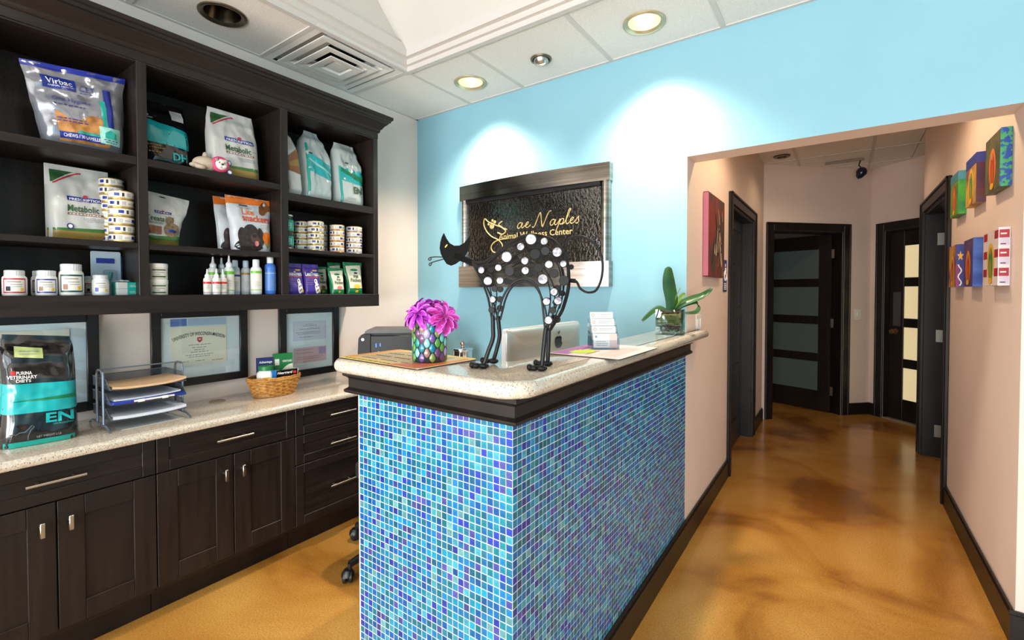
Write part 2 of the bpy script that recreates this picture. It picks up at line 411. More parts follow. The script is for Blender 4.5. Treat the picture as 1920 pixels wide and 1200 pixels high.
# ---------------- ceiling: roof deck, grid bars, tiles, gabled coffer
CX0, CX1, CY0, CY1 = -2.19, .105, -.45, 1.99
mb = MB(); t = .02
for d in ((XL, CX0-.02, YF, YB+.15), (CX1+.02, XE, YF, YB+.15), (CX0-.02, CX1+.02, YF, CY0-.02), (CX0-.02, CX1+.02, CY1+.02, YB+.15)):
    mb.box(d[0], d[1], d[2], d[3], ZC+.15, ZC+.19)
mb.box(XL, XE, YB+.15, YE, ZC+.15, ZC+.19)
ceil = struct(mb.build('ceiling', coffer_m, smooth=False))
xs = [XL, -2.2, -1.737, -1.115, -.505, .105, .715, 1.325, 1.935, 2.545, XE]
ys = [YF, -2.89, -2.28, -1.67, -1.06, -.45, .16, .77, 1.384, 2.0, YB]
def tile_slab(x0, x1, y0, y1, hole=None):
    mb = MB(); g = .003
    x0 += g; x1 -= g; y0 += g; y1 -= g
    if not hole: return mb.box(x0, x1, y0, y1, ZC+.002, ZC+.016)
    cx, cy, r = hole; n = 32; v = []
    for k in range(n):
        a = 2*PI*(k+.5)/n; c, s_ = math.cos(a), math.sin(a)
        k_ = min(((x1-cx)/c if c > 0 else (x0-cx)/c) if abs(c) > 1e-6 else 9, ((y1-cy)/s_ if s_ > 0 else (y0-cy)/s_) if abs(s_) > 1e-6 else 9)
        v += [(cx+k_*c, cy+k_*s_, ZC+.002), (cx+r*c, cy+r*s_, ZC+.002), (cx+r*c, cy+r*s_, ZC+.016)]
    cs = [(x1, y1), (x0, y1), (x0, y0), (x1, y0)]
    for p in cs: v.append((p[0], p[1], ZC+.002))
    fs = []
    for k in range(n):
        j = (k+1) % n; fs += [(3*k, 3*k+1, 3*j+1, 3*j), (3*k+1, 3*k+2, 3*j+2, 3*j+1)]
        pa, pb = v[3*k], v[3*j]
        if abs(pa[0]-pb[0]) > 1e-5 and abs(pa[1]-pb[1]) > 1e-5:
            q = min(range(4), key=lambda i: (cs[i][0]-(pa[0]+pb[0])/2)**2+(cs[i][1]-(pa[1]+pb[1])/2)**2)
            fs.append((3*k, 3*j, 3*n+q))
    return mb.add(v, fs)
HOLES = [(-1.983, 2.344, .088), (-.826, 2.331, .088), (-1.445, 2.344, .05), (-2.49, 1.071, .088)]
for i in range(len(xs)-1):
    for j in range(len(ys)-1):
        x0, x1, y0, y1 = xs[i], xs[i+1], ys[j], ys[j+1]; cx, cy = (x0+x1)/2, (y0+y1)/2
        if CX0 < cx < CX1 and CY0 < cy < CY1: continue
        if i == 0 and 1.38 < cy < 2.0: continue
        h = [q for q in HOLES if x0 < q[0] < x1 and y0 < q[1] < y1]
        tile_slab(x0, x1, y0, y1, h[0] if h else None).build('ceiling_tile', ceil_tile, ceil, smooth=False)
for x in xs[1:-1]:
    for a, b_ in (((YF, CY0), (CY1, YB)) if CX0-.05 < x < CX1-.05 else ((YF, YB),)):
        MB().box(x-.012, x+.012, a if a != CY1 else a+.03, b_, ZC-.003, ZC+.012).build('grid_bar', ceil_grid, ceil, smooth=False)
for y in ys[1:-1]:
    for a, b_ in (((XL, CX0), (CX1, XE)) if CY0-.05 < y < CY1+.05 else ((XL, XE),)):
        MB().box(a if a != CX1 else a+.03, b_ if b_ != CX0 else b_-.03, y-.012, y+.012, ZC-.0035, ZC+.0115).build('grid_bar', ceil_grid, ceil, smooth=False)
for a in ((XL, XL+.02, YF, YB), (XL, XE, YB-.02, YB)):
    MB().box(a[0], a[1], a[2], a[3], ZC-.0025, ZC+.012).build('grid_bar', ceil_grid, ceil, smooth=False)
# hall ceiling tiles
hx = [XH, -.38, .235, XR]; hy = [YB+.15, 3.2, 3.81, 4.42, 5.03, 5.64]
for i in range(3):
    for j in range(5): tile_slab(hx[i], hx[i+1], hy[j], hy[j+1]).build('ceiling_tile', ceil_tile, ceil, smooth=False)
for i in range(3): tile_slab(hx[i], hx[i+1], 5.64, 6.25).build('ceiling_tile', ceil_tile, ceil, smooth=False)
tile_slab(hx[0], .85, 6.25, 6.9).build('ceiling_tile', ceil_tile, ceil, smooth=False)
tile_slab(XR, 1.2, 5.29, 6.25).build('ceiling_tile', ceil_tile, ceil, smooth=False)
for x in hx[1:3]: MB().box(x-.012, x+.012, YB+.15, 6.6, ZC-.003, ZC+.012).build('grid_bar', ceil_grid, ceil, smooth=False)
for y in hy[1:]+[6.25]: MB().box(XH, XR+.1 if y > 5.3 else XR, y-.012, y+.012, ZC-.0035, ZC+.0115).build('grid_bar', ceil_grid, ceil, smooth=False)
# coffer: moulded lip, vertical gables at both ends, two slopes at 45 degrees
mb = MB(); L1, L2 = .05, .09
def ring(x0, x1, y0, y1, wd, z0, z1):
    mb.box(x0, x1, y0, y0+wd, z0, z1); mb.box(x0, x1, y1-wd, y1, z0, z1); mb.box(x0, x0+wd, y0+wd, y1-wd, z0, z1); mb.box(x1-wd, x1, y0+wd, y1-wd, z0, z1)
ring(CX0-.03, CX1+.03, CY0-.03, CY1+.03, .03, ZC-.008, ZC+.15)
ring(CX0, CX1, CY0, CY1, .022, ZC+.02, ZC+.15); ring(CX0+.022, CX1-.022, CY0+.022, CY1-.022, .03, ZC+.05, ZC+.12)
struct(mb.build('trim_1', ceil_grid, smooth=False), 'white stepped moulding round the raised ceiling')
yr = (CY0+CY1)/2; zr = ZC+.07+(CY1-CY0)/2; za = ZC+.07; k = .03
mb = MB()
v = [(CX0+k, CY0+k, za), (CX0+k, CY1-k, za), (CX0+k, yr, zr), (CX1-k, CY0+k, za), (CX1-k, CY1-k, za), (CX1-k, yr, zr)]
mb.add(v, [(0, 1, 2), (3, 5, 4), (1, 4, 5, 2), (0, 2, 5, 3)])
struct(mb.build('ceiling_raised', coffer_m, smooth=False), 'raised gabled white ceiling above the moulding')

# ---------------- ceiling fittings
def can_light(label, x, y, lit, r=.085, group=None):
    t = thing('recessed_light', label, 'ceiling light', (x, y, ZC))
    MB().lathe([(r-.006, .004), (r+.004, -.006), (r+.013, -.008), (r+.02, -.004), (r+.021, .002)], 40, cap=False).build('trim_ring', bronze if not lit else ceil_brass, t)
    MB().lathe([(r-.006, .004), (r-.012, .03), (r-.022, .07), (r-.038, .1), (r-.05, .12), (0, .12)], 40, cap=False).build('reflector', bronze_in if not lit else refl_lit, t)
    if lit: MB().lathe([(0, .038), (.024, .04), (.036, .05), (.04, .064), (.03, .1)], 24, cap=False).build('bulb', lamp_glow, t)
    return t
ceil_brass = M('satin_gold_ring', (196, 182, 150), .3, .7)
refl_lit = M('pale_gold_reflector', (246, 232, 200), .3, .2)
can_light('lit recessed downlight at the left end of the ceiling strip by the blue wall', -1.983, 2.344, True)
can_light('lit recessed downlight at the right, nearest the top of the photo', -.826, 2.331, True)
can_light('unlit bronze recessed downlight above the dark shelving', -2.49, 1.071, False)
t = thing('eyeball_light', 'small steel eyeball spotlight between the two lit downlights', 'ceiling light', (-1.445, 2.344, ZC))
MB().lathe([(.046, .004), (.05, -.006), (.06, -.006), (.062, .002)], 32, cap=False).build('trim_ring', bronze, t)
mb = MB(); mb.lathe([(.001, .05), (.03, .045), (.043, .02), (.045, -.005), (.04, -.024), (.033, -.03), (.028, -.012)], 32, cap=False)
mb.xf(Matrix.Rotation(math.radians(22), 4, 'X')).build('eyeball', nickel, t)
MB().ell((0, .006, -.014), (.027, .027, .012), 16, 8).build('bulb', lamp_glow, t)

# air diffuser: nested square cones
t = thing('air_vent', 'white square air diffuser with nested louvres above the dark shelving', 'vent', (-2.475, 1.692, ZC))
mb = MB(); h = .285; hy_ = .305
for a in ((-h, -h+.035, -hy_, hy_), (h-.035, h, -hy_, hy_), (-h+.035, h-.035, -hy_, -hy_+.05), (-h+.035, h-.035, hy_-.05, hy_)): mb.box(a[0], a[1], a[2], a[3], -.002, .012)
mb.build('vent_frame', white_pl, t, smooth=False)
def sq_ring(mb, prof):
    v = []; fs = []
    for r, z in prof: v += [(-r, -r, z), (r, -r, z), (r, r, z), (-r, r, z)]
    for i in range(len(prof)-1):
        for k in range(4): fs.append((4*i+k, 4*i+(k+1) % 4, 4*i+4+(k+1) % 4, 4*i+4+k))
    mb.add(v, fs)
for r, z in ((.222, -.006), (.158, -.016), (.098, -.026)):
    mb = MB(); sq_ring(mb, [(r-.052, z+.022), (r-.036, z+.004), (r-.034, z), (r, z-.004), (r+.012, z-.004), (r+.012, z+.001), (r, z+.002), (r-.03, z+.006), (r-.048, z+.026)])
    mb.build('louvre', white_pl, t, smooth=False)
mb = MB(); mb.box(-.05, .05, -.05, .05, -.02, -.012, .004); mb.build('centre_plate', white_pl, t)
dk = M('dark_duct', (40, 40, 42), .6, .5)
mb = MB(); mb.lathe([(.12, .03), (.12, .14), (0, .14)], 32, cap=False); mb.build('duct', dk, t)
mb = MB(); sq_ring(mb, [(.25, .0), (.25, .03), (.12, .03)]); mb.build('vent_box', white_pl, t, smooth=False)

# small track head at the hall's far corner
t = thing('track_spotlight', 'small dark spotlight hanging from the ceiling at the hall corner', 'ceiling light', (.15, 5.95, ZC))
MB().box(-.3, .03, -.012, .012, -.022, -.001, .003).build('track', M('track_grey', (150, 140, 128), .5), t)
mb = MB(); mb.tube([(0, 0, -.022), (-.012, 0, -.07), (.01, 0, -.1)], .006); mb.build('stem', black_pl, t)
mb = MB(); mb.lathe([(.0, -.07), (.028, -.05), (.05, 0), (.042, .03), (.02, .05), (0, .055)], 16); mb.xf(Matrix.Translation((.01, 0, -.145))@Matrix.Rotation(.4, 4, 'Y')).build('lamp_head', M('dark_glass_head', (52, 58, 74), .15, .6), t)
# hall downlights
for x, y, lb in ((-.496, 5.4, 'small bronze downlight at the left of the hall ceiling'), (-.06, 5.0, 'lit downlight half hidden behind the passage lintel')):
    t = thing('hall_downlight', lb, 'ceiling light', (x, y, ZC))
    MB().lathe([(.04, -.001), (.046, -.012), (.07, -.012), (.078, -.001)], 28, cap=False).build('trim_ring', bronze, t)
    MB().lathe([(0, -.003), (.045, -.003)], 24, cap=False).build('bulb', lamp_glow if y < 5.2 else bronze_in, t)

# ---------------- doors
def casing(name, MM, D, wd=.085, th=.022, depth=.12, n='door', ):
    """casing round an opening, in the wall's own frame: x along, y into the wall"""
    mb = MB(); a, b_, h_ = D
    for x0, x1, z0, z1 in ((a-wd, a, 0, h_+wd), (b_, b_+wd, 0, h_+wd), (a, b_, h_, h_+wd)):
        mb.box(x0, x1, -th, 0, z0, z1, .004); 
    for x0, x1 in ((a-wd, a-wd+.02), (b_+wd-.02, b_+wd)): mb.box(x0, x1, -th-.008, -th, 0, h_+wd, .003)
    mb.box(a-wd, b_+wd, -th-.008, -th, h_+wd-.02, h_+wd, .003)
    mb.box(a, a+.018, 0, depth, 0, h_); mb.box(b_-.018, b_, 0, depth, 0, h_); mb.box(a+.018, b_-.018, 0, depth, h_-.018, h_)
    return struct(mb.xf(MM).build(name, trimw, smooth=False))
frost_dark = M('frosted_glass_dark_room', (84, 98, 98), .35, coat=.3)  # darkness of the room beyond is put into the pane colour
frost_glow = M('frosted_glass_glow', (238, 226, 180), .5, emit=(246, 228, 178), es=.72)  # emission in the panes stands in for light from the room behind
def leaf_parts(t, W_, pane_m, panes, x0=.13, th=.04):
    """glazed leaf in local coordinates: x 0..W_, y 0..th"""
    mb = MB(); H_ = 2.02; zs = [.008]
    mb.box(0, x0, 0, th, .008, H_, .003); mb.box(W_-x0, W_, 0, th, .008, H_, .003)
    prev = .008
    for z0, z1 in panes:
        mb.box(x0, W_-x0, .001, th-.001, prev, z0, .003); prev = z1
    mb.box(x0, W_-x0, .001, th-.001, prev, H_, .003)
    mb.build('leaf', doorw, t, smooth=False)
    for z0, z1 in panes:
        MB().box(x0-.004, W_-x0+.004, th*.3, th*.7, z0-.004, z1+.004).build('pane', pane_m, t, smooth=False)
PANES = [(.235, .57), (.665, 1.0), (1.095, 1.43), (1.525, 1.86)]
def hinges(t, x, y, zs=(.25, 1.02, 1.80), rot=0):
    for z in zs:
        mb = MB(); mb.box(-.022, .022, -.003, .003, -.05, .05, .001); mb.tube([(0, -.006, -.05), (0, -.006, .05)], .006, 8)
        mb.xf(Matrix.Translation((x, y, z))@Matrix.Rotation(rot, 4, 'Z')).build('hinge', nickel, t)
def knob(mb, p, d):
    d = Vector(d); M_ = Matrix.Translation(p)@d.to_track_quat('Z', 'Y').to_matrix().to_4x4(); k = MB()
    k.lathe([(.03, 0), (.03, .006), (.012, .01), (.012, .035), (.024, .042), (.028, .055), (.02, .066), (0, .068)], 20); k.xf(M_); mb.add(k.v, k.f)
brass = M('antique_brass', (150, 126, 88), .3, .9)
# door A: opens away from the hall, hinged at its right jamb
d1 = casing('door_1', MA, AD); d1['label'] = 'dark casing of the open glazed door at the hall end'
d1l = struct(thing('door_2', 'open dark door with four dim glass panes at the hall end', 'door')); del d1l['category']
hp = MA @ Vector((AD[1]-.02, .10, 0)); d1l.location = hp; d1l.rotation_euler = (0, 0, math.radians(45+180-66))
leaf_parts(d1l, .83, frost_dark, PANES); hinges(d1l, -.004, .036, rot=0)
# door B: closed
d2 = casing('door_3', MBm, BD); d2['label'] = 'dark casing of the closed glazed door at the hall end'
d2l = struct(thing('door_4', 'closed dark door with four glowing cream panes', 'door')); del d2l['category']
d2l.location = MBm @ Vector((BD[0]+.018, .05, 0)); d2l.rotation_euler = (0, 0, math.radians(-45))
leaf_parts(d2l, BD[1]-BD[0]-.036, frost_glow, PANES, x0=.15)
mb = MB(); knob(mb, (.075, -.001, .95), (0, -1, 0)); mb.build('door_knob', brass, d2l)
MB().box(.045, .125, -.006, 0, 1.01, 1.37).build('push_plate', M('grey_plate', (74, 74, 80), .4), d2l, smooth=False)
mb = MB(); mb.box(BD[0], BD[1], -.02, .13, 0, .012, .004); struct(mb.xf(MBm).build('trim_2', M('pale_threshold', (150, 140, 124), .5), smooth=False), 'pale threshold under the closed glazed door')
# restroom door in the left wall (frame of reference: x along +y, y into the wall = -x)
ML = frame_mat(Vector((XH, 0, 0)), Vector((0, 1, 0)), Vector((1, 0, 0)))
casing('door_5', ML, LD, depth=.13)['label'] = 'dark casing of the panelled door in the hall left wall'
d3 = struct(thing('door_6', 'closed dark panelled door in the hall left wall', 'door')); del d3['category']
d3.location = ML @ Vector((LD[0]+.018, .085, 0)); d3.rotation_euler = (0, 0, PI/2)
Wd = LD[1]-LD[0]-.036; mb = MB(); mb.box(0, Wd, .006, .04, .008, 2.02)
for x0, x1 in ((0, .12), (Wd/2-.05, Wd/2+.05), (Wd-.12, Wd)): mb.box(x0, x1, -.004, .01, .008, 2.02, .003)
for z0, z1 in ((.008, .22), (.62, .72), (1.12, 1.24), (1.62, 1.7), (1.92, 2.02)): mb.box(.12, Wd-.12, -.003, .01, z0, z1, .003)
mb.build('leaf', doorw, d3, smooth=False)
mb = MB(); knob(mb, (.06, -.004, .93), (0, -1, 0)); mb.build('door_knob', brass, d3)
# opening in the right wall (x along -y seen from the hall, y into the wall = +x)
MR = frame_mat(Vector((XR, 0, 0)), Vector((0, -1, 0)), Vector((-1, 0, 0)))
casing('door_7', MR, (-RD[1], -RD[0], RD[2]), depth=.13)['label'] = 'dark casing of the open doorway in the hall right wall'
d4 = struct(thing('door_8', 'dark door leaf swung open beyond the right doorway', 'door')); del d4['category']
d4.location = (XR+.16, RD[1]-.02, 0); d4.rotation_euler = (0, 0, 0)
mb = MB(); mb.box(0, .86, -.04, 0, .008, 2.02, .003); mb.build('leaf', doorw, d4, smooth=False)
for z in (.22, 1.01, 1.81):
    mb = MB(); mb.box(-.085, -.042, -.0015, .001, z-.05, z+.05, .0005); mb.build('hinge', nickel, d4)

# wall plates and sign
def plate(name, label, MM, x0, x1, z0, z1, slots, cat='switch'):
    t = thing(name, label, cat); t.matrix_world = MM @ Matrix.Translation(((x0+x1)/2, 0, (z0+z1)/2))
    w_, h_ = x1-x0, z1-z0
    MB().box(-w_/2, w_/2, -.007, -.0005, -h_/2, h_/2, .003).build('cover_plate', white_pl, t)
    for s_ in slots: MB().box(s_-.016, s_+.016, -.012, -.006, -.034, .034, .003).build('rocker', white_pl, t)
    return t
plate('light_switch', 'white two gang switch plate on the wall beside the potted orchid', ML, 2.80, 2.925, 1.125, 1.245, (-.03, .03))
plate('light_switch', 'white switch plate between the two glazed doors', MA, 1.15, 1.23, 1.06, 1.18, (0,))
t = thing('restroom_sign', 'narrow blue accessibility sign beside the panelled hall door', 'sign'); t.matrix_world = ML @ Matrix.Translation((3.615, 0, 1.49))
sgb = M('sign_blue', (38, 62, 128), .5)
MB().box(-.055, .055, -.006, -.0005, -.115, .115, .003).build('plate', sgb, t)
mb = MB(); y = -.0075
def rod(pts, r): mb.tube([(p[0], y, p[1]) for p in pts], r, 6)
mb.lathe([(0, -.001), (.012, -.001), (.012, .001), (0, .001)], 14, c=(-.005, 0, 0)); mb.v = [(p[0], y+p[2], .075+p[1]) for p in mb.v]
rod([(-.008, .058), (-.004, .012), (.022, .012), (.032, -.022)], .006); rod([(-.004, .038), (.02, .038)], .005)
rod([(-.012+.034*math.cos(a), .0+.034*math.sin(a)) for a in [math.radians(100+i*20) for i in range(13)]], .005)
mb.build('wheelchair_symbol', white_ink, t)
mb = MB(); 
for z in (-.055, -.068, -.081, -.094): mb.box(-.035, .035, -.0075, -.006, z-.004, z+.004)
mb.build('raised_bars', white_ink, t, smooth=False)
# ============================================================ CABINETS AND COUNTERS
def bar_handle(parent, x, y0, y1, z, name='handle', vertical=False):
    mb = MB()
    if not vertical:
        mb.tube([(x+.03, y0, z), (x+.03, y1, z)], .0055, 10); d = (y1-y0)*.2
        for y in (y0+d, y1-d): mb.tube([(x-.001, y, z), (x+.03, y, z)], .0045, 8)
    else:
        mb.box(x+.022, x+.034, y0-.007, y0+.007, z-.027, z+.027, .002); mb.tube([(x-.001, y0, z+.006), (x+.024, y0, z+.006)], .005, 8)
    return mb.build(name, nickel, parent)
def shaker(name, parent, x, y0, y1, z0, z1, m, st=.075):
    """front with a raised frame round a recessed panel, facing +x"""
    mb = MB(); mb.box(x-.012, x-.007, y0+st-.002, y1-st+.002, z0+st-.002, z1-st+.002)
    mb.box(x-.02, x, y0, y0+st, z0, z1, .002); mb.box(x-.02, x, y1-st, y1, z0, z1, .002)
    mb.box(x-.02, x, y0+st, y1-st, z0, z0+st, .002); mb.box(x-.02, x, y0+st, y1-st, z1-st, z1, .002)
    mb.box(x-.02, x-.012, y0+.01, y1-.01, z0+.01, z1-.01)
    return mb.build(name, m, parent, smooth=False)
XB = -2.32; WTOP = .805
def base_unit(label, y0, y1, kind):
    t = thing('base_cabinet', label, 'cabinet', (0, 0, 0), group=None)
    mb = MB(); g = .0015
    mb.box(XL+.004, XB-.021, y0+g, y1-g, .115, .768); mb.box(XL+.004, XB-.09, y0+g, y1-g, 0, .115)
    mb.build('carcass', wood_y, t, smooth=False)
    mb = MB(); mb.box(XB-.092, XB-.084, y0+g, y1-g, 0, .114); mb.build('toe_kick', trimw, t, smooth=False)
    g = .002; ym = (y0+y1)/2
    if kind == 'doors':
        d = shaker('drawer', t, XB, y0+g, y1-g, .62, .764, wood_y, .045); bar_handle(d, XB, ym-.082, ym+.078, .699)
        for a, b_, hy in ((y0+g, ym-g, ym-.042), (ym+g, y1-g, ym+.034)):
            d = shaker('door', t, XB, a, b_, .14, .615, wood_v); bar_handle(d, XB, hy, hy, .534, vertical=True)
    else:
        for z0, z1, hz in ((.62, .764, .696), (.465, .615, .537), (.14, .461, .299)):
            d = shaker('drawer', t, XB, y0+g, y1-g, z0, z1, wood_y, .045); bar_handle(d, XB, ym-.115, ym+.05, hz)
    return t
base_unit('dark base cabinet out at the far left edge', -.49, .115, 'doors')
base_unit('dark base cabinet with drawer and doors under the black food bag', .115, .72, 'doors')
base_unit('dark base cabinet with drawer and doors left of the drawer stack', .72, 1.325, 'doors')
base_unit('dark cabinet of three drawers beside the tiled counter', 1.325, 1.93, 'drawers')

def round_poly(pts, rad, n=8):
    out = []; N = len(pts)
    for i, p in enumerate(pts):
        r = rad[i] if isinstance(rad, (list, tuple)) else rad
        p = Vector((p[0], p[1])); a = Vector(pts[i-1][:2])-p; b = Vector(pts[(i+1) % N][:2])-p
        if r <= 0: out.append((p.x, p.y)); continue
        a.normalize(); b.normalize(); ang = a.angle(b); d = r/math.tan(ang/2)
        c = p+(a+b).normalized()*(r/math.sin(ang/2)); s_ = p+a*d; e = p+b*d
        v0 = s_-c; v1 = e-c; th = math.atan2(v0.x*v1.y-v0.y*v1.x, v0.dot(v1))
        for k in range(n+1):
            q = th*k/n; out.append((c.x+v0.x*math.cos(q)-v0.y*math.sin(q), c.y+v0.x*math.sin(q)+v0.y*math.cos(q)))
    return out
def slab(poly, z0, z1, r, skip=()):
    """worktop with a rounded nose; poly counter-clockwise"""
    N = len(poly); P = [Vector(p) for p in poly]; nrm = []
    for i in range(N):
        a = (P[i]-P[i-1]).normalized(); b = (P[(i+1) % N]-P[i]).normalized(); t = (a+b).normalized(); nrm.append(Vector((t.y, -t.x)))
    mb = MB(); rings = []; h = (z1-z0)/2; K = 8
    for k in range(K+1):
        a = -PI/2+PI*k/K; rings.append((r*(1-math.cos(a)), (z0+z1)/2+h*math.sin(a)))
    v = [(P[i].x-nrm[i].x*o_, P[i].y-nrm[i].y*o_, z) for o_, z in rings for i in range(N)]; fs = []
    for k in range(K):
        for i in range(N): fs.append((k*N+i, k*N+(i+1) % N, (k+1)*N+(i+1) % N, (k+1)*N+i))
    fs.append(tuple(range(N))[::-1]); fs.append(tuple(K*N+i for i in range(N)))
    return mb.add(v, fs)
wt = slab(round_poly([(XL+.002, -.5), (-2.285, -.5), (-2.285, 2.0), (-1.62, 2.0), (-1.62, YB-.002), (XL+.002, YB-.002)], [0, 0, .03, 0, 0, 0]), .769, WTOP, .016).build('worktop', quartz_m)
tag(wt, 'long pale speckled quartz worktop on the dark base cabinets', 'worktop')
MB().box(-1.68, -1.64, 2.03, YB-.003, 0, .769).build('support_panel', wood_v, wt, smooth=False)
gm = MB(); gm.lathe([(.0, .001), (.028, .002), (.034, .0035), (.037, .001), (.037, 0)], 28); o = gm.build('cable_grommet', M('beige_grommet', (150, 132, 110), .4)); o.location = (-2.662, 1.096, WTOP)
tag(o, 'flat round cable grommet set in the pale worktop left of the wicker basket', 'grommet')

# open shelving on the left wall
XS = -2.43
t = thing('wall_shelving', 'dark wooden open shelving with crown moulding along the left wall', 'shelves')
Y0 = -.545
DIV = [(-.545, -.508), (.087, .123), (.705, .741), (1.321, 1.362), (1.922, 1.956)]
mb = MB(); mb.box(XL+.002, XL+.016, Y0+.01, 1.95, 1.3, 2.39); mb.build('back_panel', wood_v, t, smooth=False)
for a, b_ in DIV: MB().box(XL+.016, XS, a, b_, 1.286, 2.39, .0015).build('upright', wood_v, t, smooth=False)
MB().box(XL+.016, XS-.0015, Y0+.037, 1.922, 1.345, 1.3635, 0).build('bottom_board', wood_y, t, smooth=False)
MB().box(XS-.025, XS+.004, Y0-.002, 1.957, 1.286, 1.3625, .0015).build('bottom_rail', wood_y, t, smooth=False)
MB().box(XL+.016, XS-.002, Y0+.037, 1.922, 2.345, 2.363).build('top_board', wood_y, t, smooth=False)
MB().box(XS-.022, XS+.003, Y0-.002, 1.957, 2.352, 2.395, .0015).build('top_rail', wood_y, t, smooth=False)
SH = {0: (1.585, 1.948), 1: (1.585, 1.948), 2: (1.585, 1.948), 3: (1.613, 1.912)}
THK = {0: (.024, .034), 1: (.024, .034), 2: (.026, .032), 3: (.02, .042)}
for i in range(4):
    for z, k in zip(SH[i], THK[i]): MB().box(XL+.016, XS-.003, DIV[i][1], DIV[i+1][0], z-k, z, .0015).build('shelf', wood_y, t, smooth=False)
# crown: profile (distance out from XS, z) swept along the front with a mitred return at the far end
prof = [(-.02, 2.39), (.006, 2.39), (.012, 2.398), (.012, 2.408), (.02, 2.415), (.03, 2.432), (.046, 2.447), (.05, 2.455), (.058, 2.458), (.062, 2.47), (.07, 2.474), (.07, 2.492), (-.02, 2.492)]
mb = MB(); n = len(prof); v = []
for o_, z in prof: v.append((XS+o_, Y0, z))
for o_, z in prof: v.append((XS+o_, 1.956+o_, z))
for o_, z in prof: v.append((XL+.002, 1.956+o_, z))
fs = [(s_*n+i, s_*n+(i+1) % n, (s_+1)*n+(i+1) % n, (s_+1)*n+i) for s_ in (0, 1) for i in range(n)]
fs += [tuple(range(n)), tuple(2*n+i for i in range(n))]
mb.add(v, fs); mb.box(XL+.002, XS, Y0, 1.94, 2.475, 2.4915); mb.build('crown_moulding', wood_y, t, ang=20)

# ---------------- reception counter
CF, CE = -.68, .967               # long tiled face (x), end tiled face (y)
CL = -1.307
t = counter = thing('reception_counter', 'reception counter faced in blue mosaic tile under pale quartz', 'counter', (0, 0, 0))
mb = MB(); TT = .006
gd = .0012    # tiles stand just proud of the grout
mb.box(CL+.001, CF-gd, CE+gd, 1.095, 0, 1.10); mb.box(-.80, CF-gd, 1.095, YB-.002, 0, 1.10)
mb.build('core_wall', grout_m, t, smooth=False)
MB().box(CL, CL+.0012, CE-.0005, 1.095, 0, 1.05).build('edge_strip', white_pl, t, smooth=False)
# quartz top
ZT0, ZT1 = 1.115, 1.16
poly = round_poly([(-1.385, .893), (-.607, .893), (-.607, 2.84), (-.681, 2.84), (-.681, YB-.003), (-.85, YB-.003), (-.85, 1.20), (-.95, 1.145), (-1.385, 1.20)],
                  [.075, .09, .05, .008, 0, 0, .06, .05, .05], 8)
poly2 = round_poly([(-1.385, .893), (-.607, .893), (-.607, YB-.003), (-.85, YB-.003), (-.85, 1.20), (-.95, 1.145), (-1.385, 1.20)], [.075, .09, 0, 0, .06, .05, .05], 8)
slab(poly, ZT0, ZT1, .021).build('counter_top', quartz_m, t)
# moulded wooden band below the top: profile out from the tile face
prof = [(0, 1.046), (.03, 1.046), (.033, 1.05), (.033, 1.056), (.026, 1.06), (.022, 1.064), (.022, 1.092), (.026, 1.097), (.032, 1.1), (.036, 1.103), (.036, 1.114), (0, 1.114)]
pts = [((CL, 1.095), (-1, 0)), ((CL, CE), (-1, -1)), ((CF, CE), (1, -1)), ((CF, YB-.003), (1, 0))]
mb = MB(); n = len(prof); v = []; fs = []
for (p, d) in pts:
    for o_, z in prof: v.append((p[0]+d[0]*o_, p[1]+d[1]*o_, z))
for s_ in range(3):
    for i in range(n): fs.append((s_*n+i, s_*n+(i+1) % n, (s_+1)*n+(i+1) % n, (s_+1)*n+i))
fs += [tuple(range(n)), tuple(3*n+i for i in range(n))]
mb.add(v, fs).build('moulded_band', trimw, t, ang=20)
mb = MB(); mb.box(CF-.002, CF+.016, CE-.016, YB-.003, 0, .118); mb.box(CF-.002, CF+.010, CE-.01, YB-.003, .118, .133)
mb.box(CL, CF-.002, CE-.016, CE+.002, 0, .118); mb.box(CL, CF-.002, CE-.01, CE+.002, .118, .133)
mb.build('plinth', trimw, t, smooth=False)
# mosaic: the 300 tiles that show largest are separate pieces, the rest one part
PT = .02115; GAP = .0017
PAL = [((8, 96, 176), 12), ((10, 124, 194), 16), ((16, 150, 196), 13), ((66, 168, 192), 8), ((40, 66, 176), 6), ((78, 84, 172), 4), ((8, 112, 146), 12), ((14, 128, 148), 9), ((104, 172, 180), 5), ((66, 78, 150), 3), ((36, 132, 170), 8)]
pal = [c for c, n_ in PAL for _ in range(n_)]
rr = random.Random(11)
def tile_geo(mb, cx, cy, face, col, cols, tilt=True):
    """one tile with a bevelled edge; face 'e' looks along -y, 'f' along +x; (cx, cy) = along, height"""
    h = (PT-GAP)/2; b = .0009; a1, a2 = (rr.uniform(-.03, .03), rr.uniform(-.03, .03)) if tilt else (0, 0)
    pr = [(-h, -h, 0), (h, -h, 0), (h, h, 0), (-h, h, 0), (-h, -h, TT-.0008), (h, -h, TT-.0008), (h, h, TT-.0008), (-h, h, TT-.0008),
          (-h+b, -h+b, TT), (h-b, -h+b, TT), (h-b, h-b, TT), (-h+b, h-b, TT)]
    v = []
    for x, y, z in pr:
        if z: z = z+x*a1+y*a2-.0004
        v.append((cx+x, CE+TT-z, cy+y) if face == 'e' else (CF-TT+z, cx+x, cy+y))
    fs = [(8, 9, 10, 11)]+[(i, (i+1) % 4, 4+(i+1) % 4, 4+i) for i in range(4)]+[(4+i, 4+(i+1) % 4, 8+(i+1) % 4, 8+i) for i in range(4)]
    mb.add(v, fs); cols += [col]*12
def set_tint(me, cols):
    at = me.color_attributes.new('tint', 'FLOAT_COLOR', 'POINT')
    flat = []
    for c in cols: flat += [lin(c[0]), lin(c[1]), lin(c[2]), 1.0]
    at.data.foreach_set('color', flat)
cells = []
